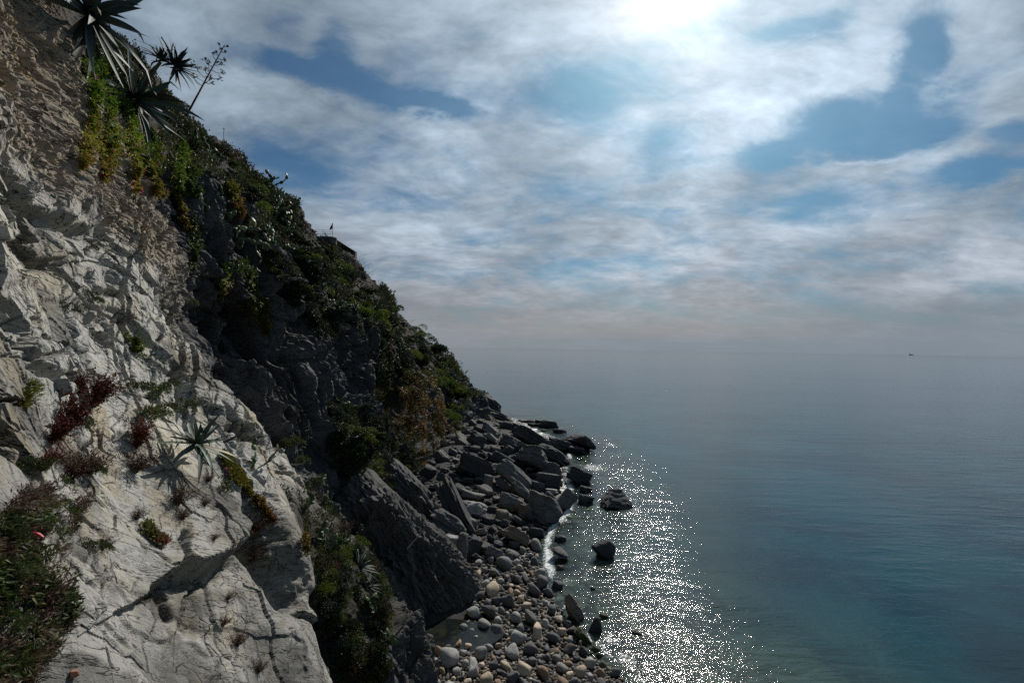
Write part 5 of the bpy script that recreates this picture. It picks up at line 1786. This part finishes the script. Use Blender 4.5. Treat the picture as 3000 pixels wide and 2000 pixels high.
SMALL = [
    (RED, 268, 1190, 110, "tall red dock plant, tallest, in front of the pale rock", "red_plant"), (RED, 235, 1150, 70, "red dock plant left behind the tallest one", "red_plant"),
    (RED, 190, 1260, 120, "dark red dock plant on the left, lower than the tallest", "red_plant"), (RED, 150, 1300, 90, "leftmost dark red dock plant", "red_plant"),
    (RED, 400, 1310, 90, "rusty red plant between the dock plants and the agave", "red_plant"), (RED, 120, 1380, 80, "short red-brown plant above the grassy bank", "red_plant"),
    (BRN, 210, 1400, 110, "brown twiggy plant at the foot of the red dock plants", "brown_plant"), (BRN, 260, 1380, 90, "brown twiggy plant right of the red dock plants", "brown_plant"),
    (BRN, 395, 1380, 90, "dark brown tuft below the rusty red plant", "brown_plant"), (BRN, 520, 1475, 70, "red-brown tuft on the crack in the upper slab", "brown_plant"),
    (BRN, 535, 1520, 50, "small red-brown tuft just below on the same crack", "brown_plant"), (BRN, 400, 1520, 44, "small rusty tuft at the bend of the long crack", "brown_plant"),
    (BRN, 748, 1560, 64, "brown heather drooping under the overhanging plate", "brown_plant"), (BRN, 745, 1630, 44, "dry brown heather low under the overhanging plate", "brown_plant"),
    (BRN, 655, 1830, 34, "little rust-red tuft on the smooth lower slab, upper", "brown_plant"), (BRN, 695, 1890, 54, "little rust-red tuft on the smooth lower slab, lower and wider", "brown_plant"),
    (BRN, 668, 1755, 26, "tiny rusty tuft under the ledge crack", "brown_plant"), (BRN, 755, 1970, 44, "dark brown tuft at the bottom edge of the slab", "brown_plant"),
    (BRN, 628, 1580, 24, "tiny rusty tuft above the ledge", "brown_plant"), (BRN, 600, 1480, 30, "thin brown tuft beside the agave's dead leaves", "brown_plant"),
    (BRN, 610, 1410, 34, "brown dead tuft beneath the near agave", "brown_plant"), (GRN, 655, 1440, 40, "dark tuft of small plants right of the near agave", "green_plant"),
    (SAM, 55, 1180, 84, "yellow-green fleshy samphire bush on the left edge of the pale rock", "green_plant"), (GRN, 75, 1390, 70, "leafy green plant on the left below the samphire", "green_plant"),
    (GRN, 235, 1260, 56, "leafy green plant among the red dock plants", "green_plant"), (GRN, 250, 1395, 60, "leafy green plant below the red dock plants", "green_plant"),
    (GRN, 470, 1170, 84, "dark grey-green bush behind the near agave", "green_plant"), (GRN, 440, 1240, 80, "dark green herb left of the near agave", "green_plant"),
    (GRN, 530, 1210, 60, "purplish green bush right behind the near agave", "green_plant"), (GRN, 395, 1150, 50, "dark herb in the vertical rock crack", "green_plant"),
    (GRN, 255, 880, 46, "small dark green herb in a crack of the pale rock, right", "green_plant"), (GRN, 200, 915, 40, "small dark green herb in a crack of the pale rock, left", "green_plant"),
    (GRN, 255, 735, 40, "small green herb under the smooth overhang", "green_plant"), (GRN, 545, 890, 40, "wispy herb on the rim of the dark recess", "green_plant"),
    (DRYT[0], 350, 945, 60, "dry twig bush on the pale rock", "dry_twigs"), (DRYT[1], 640, 1090, 50, "dry twig tuft at the slab's upper edge", "dry_twigs"),
    (BRN, 845, 1310, 40, "brown tuft between the upper slabs, left", "brown_plant"), (GRN, 850, 1310, 50, "green bush at the foot of the dark recess", "green_plant"),
    (GRN, 880, 1360, 40, "small green bush right under the dark recess", "green_plant"), (GRN, 915, 1430, 44, "green tuft in the crack between the striped slabs", "green_plant"),
    (GRN, 273, 1620, 56, "dark herb with red twigs on the grey slab", "green_plant"), (BRN, 300, 1605, 46, "red twigs beside the dark herb on the grey slab", "brown_plant"),
    (DRYT[0], 330, 90, 70, "tangle of dry twigs beneath the largest agave", "dry_twigs"), (DRYT[1], 350, 220, 90, "purplish dry twigs hanging above the trailing plants", "dry_twigs"),
    (DRYT[0], 1040, 790, 46, "bare twiggy shrub on the skyline below the terrace", "dry_twigs"), (DRYT[1], 1062, 810, 34, "smaller bare shrub on the skyline right of the twiggy one", "dry_twigs"),
    (DRYT[1], 1085, 855, 26, "bare twig poking from the skyline scrub", "dry_twigs"), (DRYT[0], 920, 850, 40, "grey leafless shrub below the terrace wall", "dry_twigs"),
    (DRYT[1], 950, 820, 30, "grey leafless shrub beside the terrace dome", "dry_twigs"), (BRN, 1060, 1960, 60, "pinkish dry tuft at the bottom of the gully", "brown_plant"), (BRN, 1090, 1690, 50, "dry reddish stems right of the gully agave", "brown_plant"),
    (BRN, 1000, 1560, 50, "reddish herb in the upper gully", "brown_plant"), (BRN, 970, 1690, 60, "fallen dry stems in the middle of the gully", "brown_plant"),
]
for i, (me, x, y, s, lb, nm) in enumerate(SMALL):
    p, n = hit(x, y)
    if p is not None:
        plant(me, p, n, s * p.y / F, lb, nm.replace("_", " "), None, nm, i, .65)

GRASSY = [(0, 1510), (70, 1440), (190, 1400), (280, 1420), (255, 1490), (215, 1560), (190, 1640), (215, 1720), (225, 1800), (180, 1880), (110, 1960), (80, 2030), (0, 2030)]


def grass_bank():
    r = np.random.default_rng(4)
    g = Geo()
    n = 0
    rq = random.Random(4)
    for i in range(6500):
        x, y = rq.uniform(-40, 300), rq.uniform(1380, 2060)
        if not inside(max(x, 1), min(y, 2025), GRASSY):
            continue
        if fbm(np.array([[x / 60, y / 60, 3]]), 3, .5, 2)[0] < -.02 and rq.random() < .85:
            continue
        p, nn = hit(x, y)
        if p is None:
            continue
        k = 7
        P = np.array(p) + r.normal(size=(k, 3)) * .02
        D = np.array(nn) * .35 + np.array([0, 0, .7]) + r.normal(size=(k, 3)) * .55
        t = fbm(np.array([[x / 45, y / 45, 9]]), 3, .5, 8)[0]
        base = (.050, .066, .020) if t > .12 else ((.085, .055, .036) if t < -.08 else (.075, .062, .030))
        L = r.uniform(.03, .10, k)
        g.leaves(P, D, L, .012 + .012 * (t > .15), vary(base, k, r, .4), r, droop=.25)
    link("grass", g.mesh("grass", M_LEAF), "rough grass, herbs and dry stems on the bank at the lower left", kind="stuff")


grass_bank()
TUF = [(30, 1560, 55, GRN, "leafy herb at the top of the grassy bank", "green_plant"), (60, 1600, 49, GRS[0], "grass tuft beside the red scrap", "grass_tuft"), (20, 1700, 74, GRN, "broad green herb on the left edge of the bank", "green_plant"),
       (130, 1480, 62, GRS[1], "grass tuft below the red dock plants", "grass_tuft"), (90, 1680, 68, GRS[2], "grass tuft in the middle of the bank", "grass_tuft"), (20, 1830, 68, GRN, "blue-green leafy clump on the left edge near the bottom", "green_plant"),
       (205, 1800, 49, GRS[0], "grass tuft on the right edge of the bank", "grass_tuft"), (60, 1930, 80, GRS[1], "long grass in the bottom left corner", "grass_tuft"), (130, 1770, 62, DRYG[0], "dry brown grass in the middle of the bank", "dry_grass"),
       (170, 1600, 55, DRYG[1], "dry pale grass right of the red scrap", "dry_grass"), (90, 1850, 68, DRYG[0], "dry tangled grass near the bottom of the bank", "dry_grass"), (180, 1500, 55, GRN, "green herb on the right of the upper bank", "green_plant"),
       (70, 1450, 55, DRYT[0], "bare dry twigs above the grassy bank", "dry_twigs"), (150, 1880, 55, DRYT[1], "bare dry twigs low on the bank", "dry_twigs"), (110, 1560, 49, GRN, "dark herb between grass tuft and dry grass", "green_plant")]
for i, (x, y, s, me, lb, nm) in enumerate(TUF):
    p, n = hit(x, y)
    if p is not None:
        plant(me, p, n, s * p.y / F, lb, nm.replace("_", " "), None, nm, i + 60, .6)


# ------------------------------------------------------------------ terrace on the skyline, ship, small finds
def plain(name, col, rough=.7, metal=0.0):
    m, t, b = mat_new(name)
    tc = t.node('ShaderNodeTexCoord')
    n = t.noise(tc.outputs['Object'], 6, 5, .6)
    t.put(b.inputs['Base Color'], t.vmath('SCALE', t.mix(0, col, col), scale=t.math('ADD', .7, t.math('MULTIPLY', n, .6))))
    b.inputs['Roughness'].default_value = rough
    b.inputs['Metallic'].default_value = metal
    return m


M_IRON = plain("painted iron", (.05, .05, .05), .6)
M_WOOD = plain("weathered wood", (.07, .05, .035))


def tube_obj(name, pts, r, mat, parent=None, label=None, cat=None, k=6):
    g = Geo()
    g.tube(np.array([tuple(p) for p in pts]), r, r, (1, 1, 1), k)
    me = g.mesh(name, mat)
    return link(name, me, label, cat, parent=parent)


def box(c, s, rot=0.0):
    x, y, z = np.array(s) / 2
    V = np.array([(-x, -y, -z), (x, -y, -z), (x, y, -z), (-x, y, -z), (-x, -y, z), (x, -y, z), (x, y, z), (-x, y, z)])
    cr, sr = math.cos(rot), math.sin(rot)
    V = V @ np.array([[cr, sr, 0], [-sr, cr, 0], [0, 0, 1]]) + np.array(c)
    Fq = [(0, 3, 2, 1), (4, 5, 6, 7), (0, 1, 5, 4), (1, 2, 6, 5), (2, 3, 7, 6), (3, 0, 4, 7)]
    return V, Fq


def boxes(name, lst, mat, parent=None, label=None, cat=None):
    g = Geo()
    for c, s, *ro in lst:
        V, Fq = box(c, s, *ro)
        g.add(V, Fq, (1, 1, 1))
    return link(name, g.mesh(name, mat), label, cat, parent=parent)


TY = 80.0
TA, TB = at(868, 694, TY), at(978, 694, TY)
KP = TY / F


def terrace():
    m = rock_mat("terrace masonry", base=(.10, .095, .085), strat=(0, 0, 1), sfreq=3, bump=.9, scale=1.5, spread=.5)
    n = 40
    rows = []
    for i in range(n):
        t = i / (n - 1)
        a = at(855 + 122 * t, 692 + 0 * t, TY)
        y1 = 12.0
        for (dy, dz) in ((y1, -4), (y1, 0), (.0, 0), (-.05, -.25), (.0, -.5), (.1, -1.2), (.25, -2.2), (.5, -4.0)):
            rnd = 1.6 * max(0, (t - .88) / .12) ** 2
            rows.append((a.x - rnd * .3, a.y + dy + rnd, a.z + dz))
    A = np.array(rows)
    A += np.stack([fbm(A * 1.1, 3, .6, k) * .12 for k in range(3)], -1)
    o = link("terrace_wall", grid_mesh("terrace_wall", A, n, 8, m), "dark stone terrace wall jutting out of the skyline", "wall")
    # boulder-like corner of the masonry
    P, Fc = stone(77, (1.5, 2.4, 1.5), 4, 7, 7)
    l2 = link("rounded_corner", raw_mesh("rounded_corner", P, Fc, m, smooth_shade=True), parent=o)
    l2.location = at(975, 708, TY + .7)
    # overgrown lower wall
    g = Geo()
    n2 = 30
    rows = []
    for i in range(n2):
        t = i / (n2 - 1)
        x = 860 + 115 * t
        yt = 705 + 15 * t ** 1.5
        yb = 738 + 35 * t
        for q in np.linspace(0, 1, 8):
            a = at(x + 18 * q * t, yt + (yb - yt) * q, TY - 1.2 - .3 * t)
            rows.append((a.x, a.y - .3 * q, a.z))
        a = at(x + 18 * t, yb, TY + 4)
        rows.append((a.x, a.y, a.z - 3))
    A = np.array(rows)
    A += np.stack([fbm(A * .8, 3, .6, k + 4) * .22 for k in range(3)], -1)
    lw = link("retaining_wall", grid_mesh("retaining_wall", A, n2, 9, m), "overgrown retaining wall under the terrace with hanging moss", "wall")
    r = np.random.default_rng(3)
    k = 2600
    t = r.random(k)
    q = r.random(k) ** 1.5 * np.where(t > .8, 1, .55 + .3 * np.sin(t * 30))
    V = []
    for i in range(k):
        x = 858 + 118 * t[i]
        yt = 703 + 15 * t[i] ** 1.5
        V.append(at(x + 18 * q[i] * t[i], yt + (33 + 22 * t[i]) * q[i], TY - 1.55 - .3 * t[i] - .3 * q[i]))
    V = np.array(V)
    g.leaves(V, np.array([.2, -.3, -.8]) + r.normal(size=(k, 3)) * .3, .45, .16, vary(np.where((t > .82)[:, None], (.085, .085, .014), (.030, .042, .012)), k, r), r)
    link("hanging_moss", g.mesh("hanging_moss", M_LEAF), parent=lw)
    # railing
    root = link("terrace_railing", None, "thin metal railing along the edge of the terrace", "railing")
    root.location = at(893, 690, TY)
    inv = Matrix.Translation(-root.location)
    H = 1.15
    pts = []
    for x in (862, 893, 918, 946, 974):
        b = at(x, 691.5, TY + .15)
        pts.append(b)
        p = tube_obj("post", [b - Vector((0, 0, .3)), b + Vector((0, 0, H + .0))], .035, M_IRON, root)
        p.matrix_parent_inverse = inv
    for h in (.4, .78, 1.12):
        p = tube_obj("rail", [q + Vector((0, 0, h)) for q in pts], .022, M_IRON, root)
        p.matrix_parent_inverse = inv
    # lamp post
    lp = link("lamp_post", None, "short dark lamp post at the left end of the terrace railing", "lamp post")
    b = at(891.5, 690, TY - .1)
    lp.location = b
    tube_obj("post", [(0, 0, -.2), (0, 0, 1.75)], .055, M_IRON, lp)
    P, Fc = stone(5, (.24, .24, .26), 2, 5, 6)
    h = link("lamp_head", raw_mesh("lamp_head", P, Fc, M_IRON), parent=lp)
    h.location = (0, 0, 1.85)
    # table with benches
    tb = link("picnic_table", None, "dark wooden table with benches on the terrace", "table")
    c = at(908, 690, TY + .9)
    tb.location = c
    boxes("tabletop", [((0, 0, .78), (2.3, .8, .08))], M_WOOD, tb)
    for dx in (-.85, .85):
        boxes("leg", [((dx, 0, .37), (.1, .6, .74))], M_WOOD, tb)
    boxes("bench", [((0, -.7, .45), (2.2, .28, .07)), ((-.8, -.7, .2), (.08, .24, .42)), ((.8, -.7, .2), (.08, .24, .42))], M_WOOD, tb)
    boxes("bench", [((0, .7, .45), (2.2, .28, .07)), ((-.8, .7, .2), (.08, .24, .42)), ((.8, .7, .2), (.08, .24, .42))], M_WOOD, tb)
    for dx, lb in ((-.45, "left of two dark round pots standing on the terrace table"), (.35, "right of two dark round pots standing on the terrace table")):
        P, Fc = stone(9, (.5, .5, .42), 3, 4, 8)
        o = link("plant_pot", raw_mesh("plant_pot", P, Fc, M_IRON, smooth_shade=True), lb, "pot")
        o.location = c + Vector((dx, 0, .82 + .2))
    # flag
    fp = link("flagpole", None, "slim flagpole with a drooping dark green flag at the terrace corner", "flagpole")
    b = at(974, 690, TY)
    fp.location = b
    tube_obj("pole", [(0, 0, -.2), (0, 0, 2.3)], .03, M_IRON, fp)
    n = 14
    rows = []
    for i in range(n):
        t = i / (n - 1)
        for j in range(6):
            s = j / 5
            w = .34 * math.sin(math.pi * (.12 + .88 * t) * .62) 
            rows.append((-.02 - w * s + (-.16) * t * s, .06 * math.sin(s * 9 + t * 2), 2.25 - 1.05 * t - .22 * s))
    link("flag", grid_mesh("flag", np.array(rows), n, 6, plain("flag cloth", (.012, .035, .022))), parent=fp)
    # path railings below
    for lb, ps in (("path railing with two posts just below the terrace", [(941, 714), (951, 712.5), (962, 721)]), ("lower path railing with a single rail on the skyline", [(972, 734), (982, 737.5)])):
        root = link("path_railing", None, lb, "railing")
        base = [at(x, y, TY + 1.5) for x, y in ps]
        root.location = base[0]
        inv = Matrix.Translation(-root.location)
        for q in base:
            p = tube_obj("post", [q - Vector((0, 0, 1.3)), q], .045, M_IRON, root)
            p.matrix_parent_inverse = inv
        for dz in (0, -.5):
            p = tube_obj("rail", [q + Vector((0, 0, dz)) for q in base], .028, M_IRON, root)
            p.matrix_parent_inverse = inv
    # upper lone post
    ps = link("marker_post", None, "lone thin post with a round cap on the upper skyline", "post")
    ps.location = at(655.5, 398, 36)
    tube_obj("pole", [(0, 0, -.4), (0, 0, .55)], .022, M_IRON, ps)
    P, Fc = stone(5, (.12, .12, .12), 2, 5, 6)
    h = link("cap", raw_mesh("cap", P, Fc, M_IRON), parent=ps)
    h.location = (0, 0, .58)


terrace()


def ship():
    d = 9000.0
    c = at(2670, 1042, d)
    c.z = 0
    m = plain("hazed ship", (.16, .21, .25))  # distance haze put into the ship's blue-grey colour
    root = link("cargo_ship", None, "tiny dark cargo ship on the horizon at the right", "ship")
    root.location = c
    L = 84.0
    n = 15
    rows = []
    for i in range(n):
        t = i / (n - 1)
        w = 7.5 * (1 - max(0, (t - .75) / .25) ** 2) * min(1, .6 + t * 4)
        x = (t - .5) * L
        rows += [(x, 0, -1.0), (x, -w * .7, 0), (x, -w, 10 + 3 * t ** 4), (x, 0, 10.4 + 3 * t ** 4), (x, w, 10 + 3 * t ** 4), (x, w * .7, 0), (x, 0, -1.0)]
    link("hull", grid_mesh("hull", np.array(rows), n, 7, m), parent=root)
    boxes("superstructure", [((-28, 0, 17), (14, 13, 14)), ((-28, 0, 26), (10, 14, 4))], m, root)
    boxes("cargo_deck", [((4, 0, 12.5), (34, 12, 4.5))], m, root)
    tube_obj("mast", [(-28, 0, 26), (-28, 0, 34)], .6, m, root)
    tube_obj("mast", [(26, 0, 12), (26, 0, 24)], .6, m, root)


ship()

# finds on the rock
M_RED = plain("red plastic", (.35, .02, .03), .4)
p, n = hit(86, 1574)
k = p.y / F
P, Fc = stone(41, (46 * k, 20 * k, 14 * k), 3, 22, 3, rough=.02, strat=0)
o = link("red_scrap", raw_mesh("red_scrap", P, Fc, M_RED), "small crumpled red plastic scrap lying in the grass", "litter")
o.location = p + n * .05
o.rotation_euler = (-.3, .15, .1)
M_BRICK = plain("brick", (.30, .13, .075))
p, n = hit(212, 1976)
k = p.y / F
P, Fc = stone(42, (28 * k, 22 * k, 18 * k), 3, 18, 4, rough=.03)
o = link("brick_fragment", raw_mesh("brick_fragment", P, Fc, M_BRICK), "broken orange brick fragment at the bottom left of the slab", "brick")
o.location = p + n * .02
M_BLUE = plain("blue plastic", (.25, .42, .48), .4)
p, n = hit(1122, 1532)
k = p.y / F
P, Fc = stone(43, (14 * k, 8 * k, 7 * k), 2, 6, 6)
o = link("plastic_scrap", raw_mesh("plastic_scrap", P, Fc, M_BLUE), "pale blue plastic scrap caught above the dark buttress", "litter")
o.location = p + n * .08
a, b = at(1192, 1608, 18.6), at(1243, 1550, 19.6)
tube_obj("pole", [a, b], .022, plain("dark wood", (.012, .010, .008)), None, "thin dark pole leaning across the dark rock above the beach", "pole")  # even near-black colour over the whole pole
# dead leaf of the near agave
a, b = at(655, 1295, 8.4), at(735, 1252, 8.8)
g = Geo()
g.tube([tuple(a), tuple(a.lerp(b, .5) - Vector((0, 0, .02))), tuple(a.lerp(b, .8)), tuple(b)], .028, .006, (.035, .03, .024), 5)
link("dead_leaf", g.mesh("dead_leaf", M_DRY), "dead black leaf sticking out right of the near agave", "leaf")
